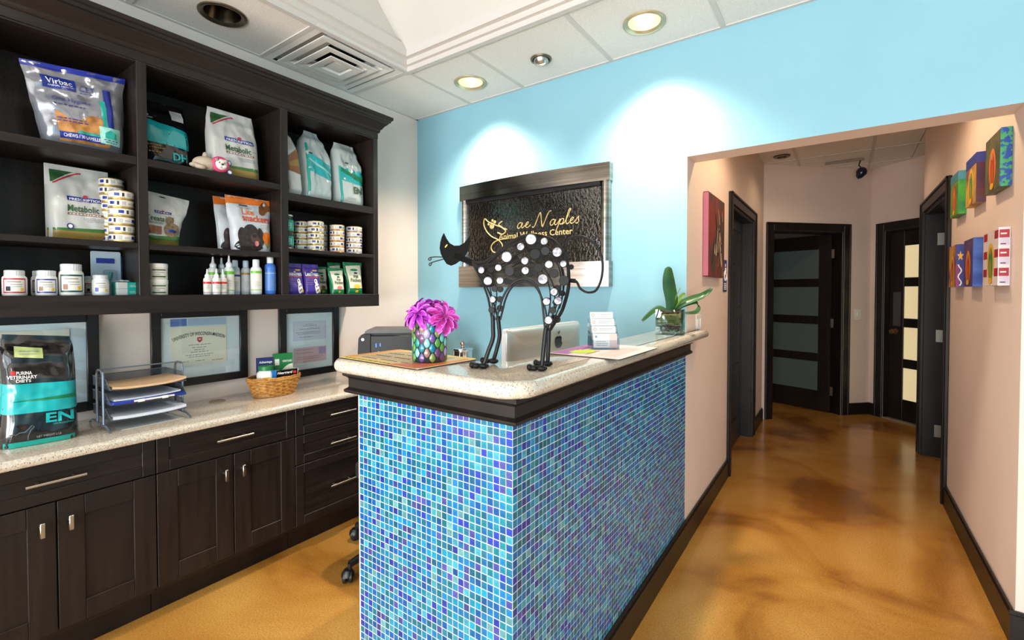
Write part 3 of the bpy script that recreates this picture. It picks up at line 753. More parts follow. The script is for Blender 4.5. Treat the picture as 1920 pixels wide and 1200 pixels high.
ne = int(round((CF-CL)/PT)); pe = (CF-CL-.004)/ne; nr = 43; z_top = 1.043
for r_ in range(nr):
    z = z_top-PT*(r_+.5)
    for i in range(ne): cells.append(('e', CL+.003+pe*(i+.5), z))
    for i in range(int((YB-.005-CE)/PT)): cells.append(('f', CE+PT*(i+.5)+.002, z))
def seen(c):
    p = Vector((c[1], CE, c[2])) if c[0] == 'e' else Vector((CF, c[1], c[2]))
    d = p-Vector((0, 0, CAMH)); dep = d.dot(F)
    if dep < .1: return 0
    vv = 563.5-873*d.dot(Uv)/dep
    if vv > 1190: return 0
    cs = abs(d.y) if c[0] == 'e' else abs(d.x)
    return cs/d.length**3
order = sorted(range(len(cells)), key=lambda i: -seen(cells[i])); single = set(order[:300])
big = MB(); bcols = []; protos = []
for k in range(24):
    m_ = MB(); c_ = []; col = pal[int((k+.5)/24*len(pal))]; j = rr.uniform(.88, 1.1)
    tile_geo(m_, 0, 0, 'e', tuple(min(255, x*j) for x in col), c_)
    me = m_.mesh('glass_tile', tile_m, False, False); set_tint(me, c_); protos.append(me)
protos_f = []
for k in range(24):
    m_ = MB(); c_ = []; col = pal[int((k+.5)/24*len(pal))]; j = rr.uniform(.88, 1.1)
    tile_geo(m_, 0, 0, 'f', tuple(min(255, x*j) for x in col), c_)
    me = m_.mesh('glass_tile', tile_m, False, False); set_tint(me, c_); protos_f.append(me)
for i, c in enumerate(cells):
    if i in single:
        link('glass_tile', (protos if c[0] == 'e' else protos_f)[rr.randrange(24)], t, loc=((c[1], 0, c[2]) if c[0] == 'e' else (0, c[1], c[2])))
    else:
        col = pal[rr.randrange(len(pal))]; j = rr.uniform(.88, 1.1)
        tile_geo(big, c[1], c[2], c[0], tuple(min(255, x*j) for x in col), bcols)
me = big.mesh('glass_tiles', tile_m, False, False); set_tint(me, bcols); o = link('glass_tiles', me, t); o['kind'] = 'stuff'

# staff desk behind the counter
t = thing('staff_desk', 'low staff desk hidden behind the reception counter', 'desk')
MB().box(-1.5, -.803, 1.25, 2.32, .672, .71, .004).build('desk_top', quartz_m, t)
for a, b_ in ((1.27, 1.30), (2.27, 2.30)): MB().box(-1.45, -.815, a, b_, 0, .672).build('panel_leg', wood_v, t, smooth=False)
# ============================================================ PACKAGING
def pm(name, c, rough=.3, **k): return M(name, c, rough, **k)
SIL = pm('silver_pouch', (158, 162, 174), .18, metal=.55); NAVY = pm('navy_print', (32, 50, 140), .3); ROYAL = pm('royal_blue_print', (38, 52, 158), .28)
TEAL = pm('teal_print', (24, 158, 146), .3); TEALB = pm('bright_teal_print', (20, 166, 172), .22, coat=.5); MINT = pm('mint_label', (150, 208, 196), .45)
TAN = pm('chews_tan', (196, 138, 74), .5, c2=(150, 96, 44), scale=(40, 40, 40)); BLK = pm('black_foil', (17, 16, 20), .12, coat=.6)
WBAG = pm('white_matte_pouch', (196, 196, 194), .34, coat=.2); CREAM = pm('cream_print', (228, 222, 204), .45); GRN = pm('green_print', (62, 112, 48), .4)
OLIVE = pm('olive_gold_print', (150, 124, 62), .4); DGRN = pm('dark_green_print', (40, 84, 44), .5); REDP = pm('red_curve_print', (186, 40, 52), .4)
BROWN = pm('bronze_print', (134, 84, 48), .35); ORNG = pm('orange_print', (228, 118, 36), .35); ORD = pm('orange_letter', (220, 84, 34), .4)
CHOC = pm('chocolate_fur_print', (62, 42, 38), .35, c2=(34, 24, 24), scale=(60, 60, 60)); PINK = pm('pink_print', (206, 120, 120), .5)
PURP = pm('purple_print', (74, 52, 150), .3); EMER = pm('emerald_print', (26, 120, 72), .3); LBL = pm('grey_label', (186, 188, 190), .6)
GREY = pm('grey_print', (150, 152, 156), .6); STICK = pm('sticker_green', (184, 196, 128), .6); FUR = pm('cat_fur_print', (150, 126, 96), .5, c2=(90, 72, 54), scale=(70, 70, 70))
YEL = pm('yellow_print', (236, 188, 46), .4); LBLUE = pm('pale_blue_print', (196, 212, 226), .4); MAUVE = pm('mauve_print', (150, 136, 190), .35)

class Bag:
    """standing pouch; local x = width, front looks along -y, z up; (s, t) = across -1..1, up 0..1"""
    def __init__(B, name, label, loc, W, H, T, mat, rz=PI/2, group=None, wf=((0, 1), (1, 1)), sh=((0, 0), (1, 0)), prof=((0, .75), (.12, 1), (.5, .85), (.8, .35), (.9, .06), (1, .04)), sq=5, lean=0, wr=.006, seed=0, roll=0, cat='bag'):
        B.W, B.H, B.T, B.wf, B.sh, B.pf, B.sq, B.lean, B.wr, B.seed, B.roll = W, H, T, wf, sh, prof, sq, lean, wr, seed, roll
        B.o = thing(name, label, cat, loc, rz, group)
        mb = MB(); nu, nv = 26, 30
        mb.grid(lambda a, b: B.P(a*2-1, b), nu, nv); mb.grid(lambda a, b: B.P(a*2-1, b, back=True), nu, nv, flip=True)
        z0 = min(v[2] for v in mb.v); B.dz = -z0
        mb.v = [(v[0], v[1], v[2]-z0) for v in mb.v]
        mb.add([B.P(-1+2*i/nu, 0) for i in range(nu+1)]+[B.P(-1+2*i/nu, 0, back=True) for i in range(nu+1)], [(i, i+1, nu+2+i, nu+1+i) for i in range(nu)])
        mb.build('pouch', mat, B.o, ang=60)
        B.o.location.z = loc[2]
    dz = 0
    def lerp(B, tab, t):
        for (a, va), (b, vb) in zip(tab, tab[1:]):
            if t <= b:
                q = (t-a)/(b-a) if b > a else 0; q = q*q*(3-2*q); return va+(vb-va)*q
        return tab[-1][1]
    def P(B, s, t, off=0, back=False):
        x = s*B.W/2*B.lerp(B.wf, t)+B.lerp(B.sh, t)*B.W; z = t*B.H
        th = B.T/2*B.lerp(B.pf, t)*max(0, 1-abs(s)**B.sq)**.7
        w_ = noise.noise(Vector((x*22+B.seed*7, z*16+(5 if back else 0), B.seed*3.1)))+.5*noise.noise(Vector((x*50, z*38+B.seed, 2.2)))
        th += B.wr*w_*min(1, (1-abs(s))*6)*min(1, .25+t*5)*(1 if t < .97 else .3)
        y = th if back else -th-off
        z2 = z+s*B.roll*t; return (x, y+B.lean*z, z2+B.dz)
    def patch(B, name, mat, s0, s1, t0, t1, lay=1, top=None, bot=None, nu=14, nv=8):
        mb = MB()
        def fn(a, b):
            s = s0+(s1-s0)*a; lo = bot(s) if bot else t0; hi = top(s) if top else t1
            return B.P(s, lo+(hi-lo)*b, .0012*lay)
        mb.grid(fn, nu, nv); return mb.build(name, mat, B.o, fixn=False, ang=60)
    def oval(B, name, mat, sc, tc, rs, rt, lay=2, a0=0, a1=2*PI):
        mb = MB(); n = 20
        v = [B.P(sc, tc, .0012*lay)]+[B.P(sc+rs*k*math.cos(a0+(a1-a0)*i/n), tc+rt*k*math.sin(a0+(a1-a0)*i/n), .0012*lay) for k in (.5, 1) for i in range(n+1)]
        fs = [(0, 1+i, 2+i) for i in range(n)]+[(1+i, n+2+i, n+3+i, 2+i) for i in range(n)]
        mb.add(v, fs); return mb.build(name, mat, B.o, fixn=False, ang=60)
    def text(B, body, mat, s0, s1, t0, t1, lay=3, **k):
        return lettering(body, lambda a, b: B.P(s0+(s1-s0)*a, t0+(t1-t0)*b, .0012*lay+.0006), mat, B.o, **k)
    def lines(B, mat, rows, lay=2, h=.006, seed=3):
        r_ = random.Random(seed); mb = MB()
        for t, s0, s1 in rows:
            s = s0
            while s < s1-.02:
                l = min(r_.uniform(.04, .12), s1-s)
                mb.add([B.P(s, t, .0012*lay), B.P(s+l, t, .0012*lay), B.P(s+l, t+h, .0012*lay), B.P(s, t+h, .0012*lay)], [(0, 1, 2, 3)]); s += l+.03
        o_ = mb.build('small_print', mat, B.o, smooth=False, fixn=False); o_['kind'] = 'stuff'; return o_
S1, S2_, S3 = 1.3637, 1.5853, 1.9483      # heights of the shelf boards (bays one and two)
R2, R3 = 1.6133, 1.9123                   # third bay
def hills(b): 
    """vet food bag: navy banner, green corner, olive foot"""
    b.patch('corner_panel', DGRN, -.86, -.1, .8, .93, 1, top=lambda s: .93, bot=lambda s: .93-.17*max(0, min(1, (-.1-s)/.72))**1.3)
    b.patch('corner_stripe', REDP, -.8, .1, .8, .8, 2, top=lambda s: .925-.17*max(0, min(1, (.02-s)/.8))**1.25+.004, bot=lambda s: .91-.17*max(0, min(1, (.02-s)/.8))**1.25)
    b.patch('banner', NAVY, -.42, .72, .52, .585, 2, top=lambda s: .585+.012*abs(s-.15), bot=lambda s: .525+.012*abs(s-.15))
    b.oval('crest', REDP, .15, .6, .07, .022, 3); b.text('PRESCRIPTION', white_ink, -.36, .66, .535, .57, bold=.01); b.text('DIET', white_ink, .06, .26, .514, .528)
    b.text('Metabolic', DGRN, -.42, .56, .385, .475, bold=.015)
    b.patch('bar', BROWN, -.42, .68, .345, .372, 2); b.lines(white_ink, [(.352, -.36, .6)], 3, .01)
    b.lines(GREY, [(.305, .05, .75), (.285, .05, .75), (.265, .15, .7), (.43, .62, .85)], 2, .008)
    b.patch('foot_band', OLIVE, -.98, .98, .005, .13, 1); b.patch('green_band', GRN, -.98, .98, .13, .17, 1, top=lambda s: .17+.012*s, bot=lambda s: .128)
    b.oval('seal', NAVY, -.36, .19, .11, .04, 3); b.oval('seal_centre', white_ink, -.36, .19, .07, .025, 4)
XI = -2.56
# bay one, top shelf: dental chews
b = Bag('dental_chew_bag', 'large clear silver bag of tan chews with blue header, top left shelf', (-2.52, .553, S3), .292, .325, .11, SIL, sq=4, wr=.012, seed=2, wf=((0, .86), (.35, .93), (.55, .98), (.75, 1.0), (1, 1.09)), sh=((0, .01), (1, -.06)), lean=.03, prof=((0, .55), (.12, 1), (.45, .8), (.72, .4), (.86, .1), (1, .04)), roll=.018)
b.patch('header_strip', ROYAL, -1, 1, .93, 1.0, 1); b.patch('name_panel', NAVY, -.72, -.05, .70, .85, 2)
b.text('Virbac', white_ink, -.64, -.12, .755, .825, bold=.01); b.text('ANIMAL HEALTH', white_ink, -.62, -.12, .725, .742)
b.text('C.E.T.', NAVY, .02, .36, .72, .79); b.lines(NAVY, [(.70, .02, .4)], 2, .006)
b.text('Oral Hygiene', NAVY, -.6, .2, .54, .60); b.lines(NAVY, [(.5, -.6, .1), (.33, -.6, 0), (.30, -.6, .05)], 3, .012)
b.patch('chews', TAN, -.62, .55, .13, .40, 1, top=lambda s: .38+.05*math.sin(s*7), bot=lambda s: .06)
b.patch('stripe', NAVY, .50, .68, .28, .79, 2); b.patch('stripe', TEAL, .40, .52, .28, .64, 3)
b.patch('foot_panel', NAVY, -.62, .42, .09, .17, 3); b.patch('foot_stripe', TEAL, -.2, .42, .17, .205, 3); b.text('CHEWS / 30 LAMELLES', white_ink, -.54, .34, .11, .15, 4)
b.patch('mint_label', MINT, .3, .82, .10, .31, 4); b.patch('label_mark', TEAL, .42, .7, .17, .28, 5, top=lambda s: .28-.3*abs(s-.56), bot=lambda s: .17); b.lines(NAVY, [(.145, .38, .74), (.12, .42, .72)], 5, .01)
b.patch('foot_edge', ROYAL, -.98, .98, .0, .035, 1)
# bay two, top shelf
b = Bag('dog_food_bag', 'black bag with wide teal band lettered DH, top shelf of the middle bay', (-2.59, .862, S3), .195, .32, .11, BLK, seed=5, wr=.009, lean=.15, wf=((0, .95), (.5, 1.06), (.8, 1), (1, .9)), sh=((0, 0), (1, -.02)))
b.patch('teal_band', TEALB, -1, 1, .34, .68, 1, top=lambda s: .66-.05*s, bot=lambda s: .34-.02*s)
b.text('DH', TEALB, .12, .72, .12, .24, bold=.03); b.patch('foot_strip', TEAL, -.25, .3, .025, .05, 2); b.patch('white_sticker', LBL, .32, .84, .76, .91, 2); b.lines(GREY, [(.87, .38, .78), (.84, .38, .78), (.8, .38, .7)], 3, .01)
b.text('PURINA', white_ink, -.92, -.6, .75, .78); b.text('VETERINARY', white_ink, -.92, -.45, .715, .74); b.lines(OLIVE, [(.30, -.8, -.3), (.26, -.75, -.2), (.2, -.8, -.3)], 2, .02)
b = Bag('pet_food_bag', 'white vet food bag with green corner behind the plush dog', (-2.53, 1.132, S3), .235, .345, .105, WBAG, seed=8, wr=.008, lean=.1, sq=8, wf=((0, 1.03), (.35, 1.03), (.6, 1.04), (.8, .98), (1, .9)))
hills(b)
# middle shelf, bay one
b = Bag('pet_food_bag', 'white vet food bag with green corner beside the tall stacks of cans', (-2.60, .552, S2_), .20, .31, .10, WBAG, seed=9, wr=.007, lean=.04, sq=8)
hills(b)
# middle shelf, bay two
b = Bag('treat_bag', 'white cat treat bag with flared top and gold foot on the middle shelf', (-2.55, .835, S2_), .185, .242, .07, WBAG, seed=12, wr=.011, lean=.08, wf=((0, .78), (.3, .8), (.45, .86), (.75, 1.06), (1, 1.13)), sh=((0, -.08), (.5, -.03), (1, .03)), prof=((0, .5), (.15, 1), (.5, .75), (.7, .2), (.8, .05), (1, .04)), roll=-.012)
b.patch('banner', NAVY, -.35, .35, .62, .665, 2, top=lambda s: .665+.015*abs(s), bot=lambda s: .62+.015*abs(s)); b.oval('crest', REDP, .0, .675, .05, .018, 3); b.lines(white_ink, [(.635, -.3, .3)], 3, .014)
b.text('Treats', DGRN, -.82, .02, .46, .56, bold=.02); b.text('Metabolic', DGRN, -.82, -.02, .41, .45)
b.patch('biscuit_panel', BROWN, -.8, -.1, .22, .37, 2); b.oval('cat_print', FUR, .42, .32, .42, .14, 3); b.oval('cat_head', FUR, .28, .5, .2, .08, 3); b.patch('cat_ear', FUR, .12, .26, .5, .62, 3, top=lambda s: .54+.3*(.26-s), bot=lambda s: .5)
b.patch('cat_ear', FUR, .32, .46, .5, .62, 3, top=lambda s: .54+.3*(s-.32), bot=lambda s: .5); b.oval('collar', NAVY, .4, .3, .28, .03, 4)
b.patch('green_band', GRN, -.97, .97, .12, .2, 2, top=lambda s: .19+.02*s, bot=lambda s: .1); b.patch('foot_band', OLIVE, -.97, .97, .005, .12, 2); b.oval('hang_slot', ink, -.05, .94, .13, .012, 2)
def lite(b):
    b.patch('orange_header', ORNG, -1, 1, .86, 1, 1, top=lambda s: .995, bot=lambda s: .87+.02*s); b.patch('biscuits', BROWN, .4, .98, .75, .95, 2, top=lambda s: .84+.12*math.sin((s-.4)*5), bot=lambda s: .74+.05*math.sin(s*9))
    b.patch('maker_mark', ink, -.5, -.1, .83, .85, 2); b.lines(GREY, [(.8, -.6, .1), (.78, -.5, .05)], 2, .01)
    b.text('Lite', ORNG, -.42, .12, .67, .78, 3, bold=.02); b.text('snackers', ORD, -.46, .86, .55, .68, 3, bold=.02)
    b.oval('dog_body', CHOC, -.25, .06, .66, .18, 2, 0, PI); b.oval('dog_body', CHOC, -.25, .07, .62, .07, 2); b.oval('dog_head', CHOC, -.12, .3, .42, .2, 3); b.oval('dog_ear', CHOC, -.56, .26, .2, .17, 3); b.oval('dog_ear', CHOC, .34, .28, .16, .17, 3)
    b.oval('dog_muzzle', pm('muzzle_print', (84, 62, 56), .35), .05, .24, .22, .1, 4); b.oval('dog_tongue', PINK, .1, .15, .1, .05, 5); b.oval('dog_nose', ink, .02, .29, .1, .035, 5)
    b.oval('orange_badge', ORNG, .66, .26, .22, .12, 3); b.patch('orange_badge_tail', OLIVE, .56, .76, .07, .2, 3, top=lambda s: .2, bot=lambda s: .07+.6*abs(s-.66))
    b.lines(OLIVE, [(.5, .4, .85), (.47, .4, .85), (.44, .45, .8)], 2, .008)
lit_m = pm('white_gloss_pouch', (204, 210, 218), .22, coat=.4)
lite(Bag('dog_treat_bag', 'dog treat bag with orange top and chocolate dog, front one of the pair', (-2.525, 1.212, S2_), .215, .285, .075, lit_m, seed=15, wr=.007, lean=.1, wf=((0, .94), (.4, .96), (.8, 1.04), (1, 1.07))))
lite(Bag('dog_treat_bag', 'dog treat bag with orange top and chocolate dog, half hidden behind its twin', (-2.602, 1.172, S2_), .19, .282, .06, lit_m, seed=17, wr=.007, lean=.08, wf=((0, .94), (.4, .96), (.8, 1.04), (1, 1.07))))
# third bay, top shelf: three bags seen from the side
box_prof = ((0, .8), (.1, 1), (.6, .95), (.85, .5), (.96, .08), (1, .05))
b = Bag('dog_food_bag', 'slim white and bronze food bag against the upright, top shelf right', (-2.575, 1.435, R3), .095, .385, .20, WBAG, seed=21, wr=.008, sq=10, prof=box_prof, wf=((0, 1), (.7, .95), (1, .6)), sh=((0, 0), (1, -.25)), lean=.03)
b.patch('bronze_band', BROWN, -.9, .98, .32, .72, 1, top=lambda s: .62+.1*s, bot=lambda s: .33-.02*s); b.patch('bronze_light', OLIVE, -.5, .98, .4, .5, 2, top=lambda s: .5+.06*s, bot=lambda s: .42); b.patch('bronze_edge', BROWN, -.95, -.82, .02, .62, 2)
DHW = pm('silver_white_pouch', (188, 197, 197), .22, coat=.4)
b = Bag('dog_food_bag', 'white food bag with teal waves and tall peaked top, top shelf right', (-2.575, 1.598, R3), .185, .415, .15, DHW, rz=PI/2+.12, seed=23, wr=.011, sq=14, prof=box_prof, wf=((0, 1), (.6, 1.02), (.82, .85), (1, .5)), lean=.06)
b.patch('side_gusset_line', TEAL, -.9, -.78, .02, .8, 1); b.patch('teal_band', TEALB, -.78, .97, .33, .58, 1, top=lambda s: .6-.08*s, bot=lambda s: .36-.05*s); b.patch('teal_light', MINT, -.78, .97, .42, .47, 2, top=lambda s: .5-.1*s, bot=lambda s: .47-.1*s)
def side_text(B, body, mat, s0, s1, t0, t1):
    """lettering running up the left side of the bag"""
    x = -B.W/2*1.004
    return lettering(body, lambda a, b_: (x-.002, B.T*(s0+(s1-s0)*b_)+B.lean*B.H*(t0+(t1-t0)*a), B.H*(t0+(t1-t0)*a)+B.dz), mat, B.o, bold=.02)
side_text(b, 'DH', TEAL, .12, -.12, .08, .22); b.patch('maker_mark', ink, -.74, -.5, .64, .66, 2)
b = Bag('cat_food_bag', 'white food bag with green wave lettered EN at the shelf end', (-2.555, 1.814, R3), .19, .39, .14, DHW, rz=PI/2+.02, seed=25, wr=.009, sq=12, prof=box_prof, wf=((0, 1), (.6, 1.0), (.85, .92), (1, .74)), lean=.05, sh=((0, 0), (1, -.05)))
b.patch('teal_band', TEALB, -.82, .97, .32, .6, 1, top=lambda s: .57+.02*math.sin(s*14), bot=lambda s: .36-.02*s); b.patch('green_wave', EMER, -.82, .97, .42, .5, 2, top=lambda s: .52-.07*s, bot=lambda s: .45-.09*s); b.patch('edge_strip', TEAL, -.9, -.8, .02, .6, 2)
b.text('EN', DGRN, .05, .68, .2, .31, bold=.03); b.patch('maker_mark', ink, -.4, -.15, .66, .68, 2); b.lines(GREY, [(.12, -.5, .2), (.1, -.5, .2)], 2, .006)

# ---------------- tins
TIN = M('tin_metal', (196, 190, 178), .25, .9); GOLDRIM = M('pale_gold_rim', (196, 166, 92), .28, .8); LABW = pm('label_white', (226, 222, 212), .45)
def cyl_patch(mb, r, a0, a1, z0, z1, mi=0, n=6): mb.lathe([(r, z0), (r, z1)], n, a0=a0, a1=a1, cap=False, mi=mi)
def tin_proto(d, h, band):
    r = d/2; me = []
    body = MB(); body.lathe([(r-.003, .001), (r, 0), (r+.0006, .002), (r-.0006, .004), (r-.0006, h-.004), (r+.0006, h-.002), (r, h), (r-.004, h), (r-.006, h-.003), (0, h-.003)], 28)
    me.append(('body', body.mesh('tin_body', GOLDRIM, True)))
    lab = MB(); lab.lathe([(r-.0001, .0035), (r+.0003, .004), (r+.0003, h-.004), (r-.0001, h-.0035)], 28, cap=False)
    lab.lathe([(r+.0005, .0042), (r+.0005, .0072)], 28, cap=False, mi=1)
    for k in range(3):
        a = k*2*PI/3; cyl_patch(lab, r+.0005, a, a+.42, h*.36, h*.72, 2); cyl_patch(lab, r+.0005, a+.62, a+.8, h*.3, h*.74, 3)
        for q in range(5): cyl_patch(lab, r+.0005, a+1.0+q*.07, a+1.035+q*.07, h*.28, h*.76, 4, 1)
        cyl_patch(lab, r+.0005, a+1.5, a+1.95, h*.5, h*.56, 4, 3); cyl_patch(lab, r+.0005, a+1.5, a+1.85, h*.38, h*.42, 4, 3)
    me.append(('label', lab.mesh('tin_label', [LABW, band, NAVY, ink, GREY], True, False)))
    return me
def tin(me, loc, rz, label, group):
    t = thing('food_tin', label, 'tin', loc, rz, group)
    for n_, m_ in me: link(n_, m_, t)
ORDN = ['lowest', 'second', 'third', 'fourth', 'fifth', 'sixth', 'seventh', 'eighth']
def stack(x, y, z, n, d, h, band, where, group):
    me = tin_proto(d, h, band); r_ = random.Random(int(x*-1000+y*977))
    for i in range(n):
        lb = ('%s tin up, %s' % (ORDN[i], where)) if 0 < i < n-1 else ('topmost tin, %s' % where if i else 'lowest tin, %s' % where)
        tin(me, (x+r_.uniform(-.001, .001), y+r_.uniform(-.001, .001), z+i*(h+.0002)), r_.uniform(0, 6.28), lb, group)
G1 = 'cat food tins beside the white food bag'; G2 = 'small food tins in the right bay'
stack(-2.49, .664, S2_, 6, .086, .0355, GOLDRIM, 'front stack of big white tins beside the food bag', G1)
stack(-2.582, .657, S2_, 8, .084, .0345, GOLDRIM, 'taller rear stack of big white tins beside the food bag', G1)
stack(-2.50, 1.563, R2, 5, .089, .034, GOLDRIM, 'tallest nearest stack of small tins in the right bay', G2)
stack(-2.56, 1.507, R2, 5, .082, .0335, GOLDRIM, 'half hidden small-tin stack at the left in the right bay', G2)
stack(-2.585, 1.645, R2, 5, .085, .0335, pm('grey_band', (170, 166, 160), .4), 'small-tin stack behind the orange-banded stack', G2)
stack(-2.498, 1.702, R2, 5, .083, .033, ORNG, 'orange-banded small-tin stack in the right bay', G2)
stack(-2.59, 1.772, R2, 5, .082, .033, pm('grey_band', (170, 166, 160), .4), 'small-tin stack half hidden in the rear of the right bay', G2)
stack(-2.50, 1.823, R2, 5, .097, .0335, MAUVE, 'rightmost small-tin stack with mauve bands', G2)
t = thing('food_can', 'tall black and teal can lettered EN against the upright', 'can', (-2.51, 1.397, R2), .6)
MB().lathe([(.03, .001), (.033, 0), (.0335, .003), (.0328, .006), (.0328, .182), (.0335, .185), (.033, .188), (.029, .188), (.028, .184), (0, .184)], 28).build('body', TIN, t)
mb = MB(); mb.lathe([(.0331, .008), (.0331, .18)], 28, cap=False); mb.lathe([(.0333, .1), (.0333, .16)], 28, cap=False, mi=1); mb.lathe([(.0333, .02), (.0333, .07)], 28, cap=False, mi=1); mb.build('label', [BLK, TEAL], t, fixn=False)
for z in (.112, .026):
    lettering('EN', lambda a, b_: (.0337*math.cos(-1.2+a*1.5), .0337*math.sin(-1.2+a*1.5), z+b_*.032), MINT, t, bold=.03)

# ---------------- jars and bottles
LIDG = M('ribbed_lid', (206, 209, 214), .22)
def jar(label, loc, r, h, lid_r, lid_h, wrap=None, group=None, name='supplement_jar', lid_m=None, body_m=None, labz=(.12, .62), dot=None):
    t = thing(name, label, 'jar', loc, -.15, group)
    MB().lathe([(r*.92, 0), (r, .004), (r, h*.62), (r*.97, h*.72), (lid_r*.96, h*.8), (lid_r*.96, h-lid_h)], 36).build('body', body_m or white_pl, t)
    lid = MB(); n = 48; m_ = lid_m or LIDG
    v = []; 
    for z in (h-lid_h, h-.002): v += [((lid_r+(.0008 if k % 2 else 0))*math.cos(2*PI*k/n), (lid_r+(.0008 if k % 2 else 0))*math.sin(2*PI*k/n), z) for k in range(n)]
    v += [((lid_r-.003)*math.cos(2*PI*k/n), (lid_r-.003)*math.sin(2*PI*k/n), h) for k in range(n)]
    fs = [(k, (k+1) % n, n+(k+1) % n, n+k) for k in range(n)]+[(n+k, n+(k+1) % n, 2*n+(k+1) % n, 2*n+k) for k in range(n)]+[tuple(2*n+k for k in range(n))]
    lid.add(v, fs); lid.build('lid', m_, t, ang=25)
    if wrap:
        z0, z1 = h*labz[0], h*labz[1]; mb = MB()
        cyl_patch(mb, r+.0004, -1.0, 1.0, z0, z1, 0, 14); e = (z1-z0)*.1; cyl_patch(mb, r+.0008, -.86, .86, z0+e, z1-e, 1, 14)
        cyl_patch(mb, r+.001, -.6, .5, z0+(z1-z0)*.72, z0+(z1-z0)*.8, 2, 8); cyl_patch(mb, r+.001, -.3, .6, z0+(z1-z0)*.55, z0+(z1-z0)*.6, 2, 8); cyl_patch(mb, r+.001, -.2, .6, z0+(z1-z0)*.42, z0+(z1-z0)*.46, 2, 8)
        cyl_patch(mb, r+.001, -.7, -.3, z0+(z1-z0)*.15, z0+(z1-z0)*.45, 3, 4); cyl_patch(mb, r+.001, .45, .75, z0+(z1-z0)*.14, z0+(z1-z0)*.34, 4, 4)
        mb.build('label', [wrap, LABW, GREY, dot or ink, YEL], t, fixn=False)
    return t
jar('white jar with red bordered label at the left end of the low shelf', (-2.49, .348, S1), .033, .094, .0265, .021, pm('crimson_print', (186, 34, 64), .4), labz=(.1, .68))
jar('white jar with blue bordered label, second along the low shelf', (-2.49, .432, S1), .031, .096, .0265, .021, ROYAL, labz=(.1, .66), dot=BROWN)
jar('white jar peeping out behind the blue labelled jar', (-2.585, .437, S1), .032, .097, .027, .021, pm('plum_print', (96, 42, 96), .4))
jar('largest white jar, with dark green label, on the low shelf', (-2.49, .503, S1), .0375, .124, .031, .026, pm('bottle_green_print', (22, 74, 66), .4), labz=(.1, .66), dot=BROWN)
jar('small white jar with blue swoosh label in front of the blister pack', (-2.49, .592, S1), .0275, .083, .024, .015, LBLUE, labz=(.08, .74), dot=ROYAL)
jar('small white jar hidden behind the blue swoosh jar', (-2.59, .588, S1), .027, .08, .024, .015, pm('crimson_print', (186, 34, 64), .4))
for i, lb in enumerate(('lower of the two stacked cream tubs', 'upper of the two stacked cream tubs')):
    t = thing('balm_tub', lb, 'jar', (-2.50, .793, S1+i*.0702), -.2, 'stacked cream tubs')
    MB().lathe([(.035, 0), (.0362, .003), (.0362, .048), (.0355, .049)], 36).build('body', CREAM, t)
    MB().lathe([(.0372, .049), (.0372, .066), (.035, .0695), (0, .0695)], 36, cap=False).build('lid', white_pl, t)
    mb = MB(); r = .0365
    cyl_patch(mb, r, -.75, .8, .006, .044, 0, 12); cyl_patch(mb, r+.0003, -.7, .75, .038, .043, 1, 12); cyl_patch(mb, r+.0003, -.7, .75, .008, .014, 1, 12); cyl_patch(mb, r+.0003, -.4, .6, .028, .031, 2, 8); cyl_patch(mb, r+.0003, -.3, .1, .02, .023, 2, 6)
    mb.build('label', [LABW, DGRN, GREY], t, fixn=False)
def bottle(label, loc, r, h, cap, cap_m, body_m, bands, group, cone=False, name='bottle'):
    t = thing(name, label, 'bottle', loc, -.2, group)
    hb = h-cap
    MB().lathe([(r*.9, 0), (r, .004), (r, hb*.82), (r*.9, hb*.91), (r*.5, hb*.985), (r*.42, hb)], 28).build('body', body_m, t)
    if cone: MB().lathe([(r*.62, hb-.004), (r*.66, hb+cap*.18), (r*.5, hb+cap*.3), (r*.3, hb+cap*.4), (r*.2, hb+cap*.8), (r*.14, h), (0, h)], 20).build('nozzle', cap_m, t)
    else: MB().lathe([(r*.56, hb-.006), (r*.6, hb-.004), (r*.6, h-.003), (r*.52, h), (0, h)], 24).build('cap', cap_m, t)
    mb = MB(); ms = []
    for z0, z1, m_ in bands:
        if m_ not in ms: ms.append(m_)
        cyl_patch(mb, r+.0004+.0002*len(ms), -1.35, 1.35, z0*h, z1*h, ms.index(m_), 16)
    for k, z in enumerate((.36, .33, .29, .26, .22)):
        if GREY not in ms: ms.append(GREY)
        cyl_patch(mb, r+.0018, -.5, .2+.25*(k % 2), z*h, z*h+.0016, ms.index(GREY), 6)
    if bands: mb.build('label', ms, t, fixn=False)
    return t
EARW = pm('bottle_white', (232, 236, 238), .3); GLAB = pm('lime_green_print', (112, 186, 62), .4); RLAB = pm('red_band_print', (206, 36, 56), .4); BLUEB = pm('blue_bottle_plastic', (70, 120, 206), .25)
gb = 'small red labelled squeeze bottles'; 
bottle('small red labelled squeeze bottle, left of the three in front', (-2.48, .984, S1), .0165, .123, .038, EARW, EARW, [(.08, .62, LABW), (.42, .50, RLAB), (.08, .10, RLAB)], gb, True, 'squeeze_bottle')
bottle('small red labelled squeeze bottle, middle of the three in front', (-2.465, 1.018, S1), .0165, .124, .038, EARW, EARW, [(.08, .62, LABW), (.42, .50, RLAB), (.08, .10, RLAB)], gb, True, 'squeeze_bottle')
bottle('small red labelled squeeze bottle, right of the three in front', (-2.48, 1.053, S1), .0175, .125, .038, EARW, EARW, [(.08, .62, LABW), (.42, .50, RLAB), (.08, .10, RLAB)], gb, True, 'squeeze_bottle')
gg = 'tall squeeze bottles with pointed nozzles'
bottle('tall squeeze bottle with pointed nozzle, rear left of the cluster', (-2.555, 1.04, S1), .0225, .188, .048, EARW, EARW, [(.1, .66, LABW), (.52, .59, GLAB)], gg, True, 'squeeze_bottle')
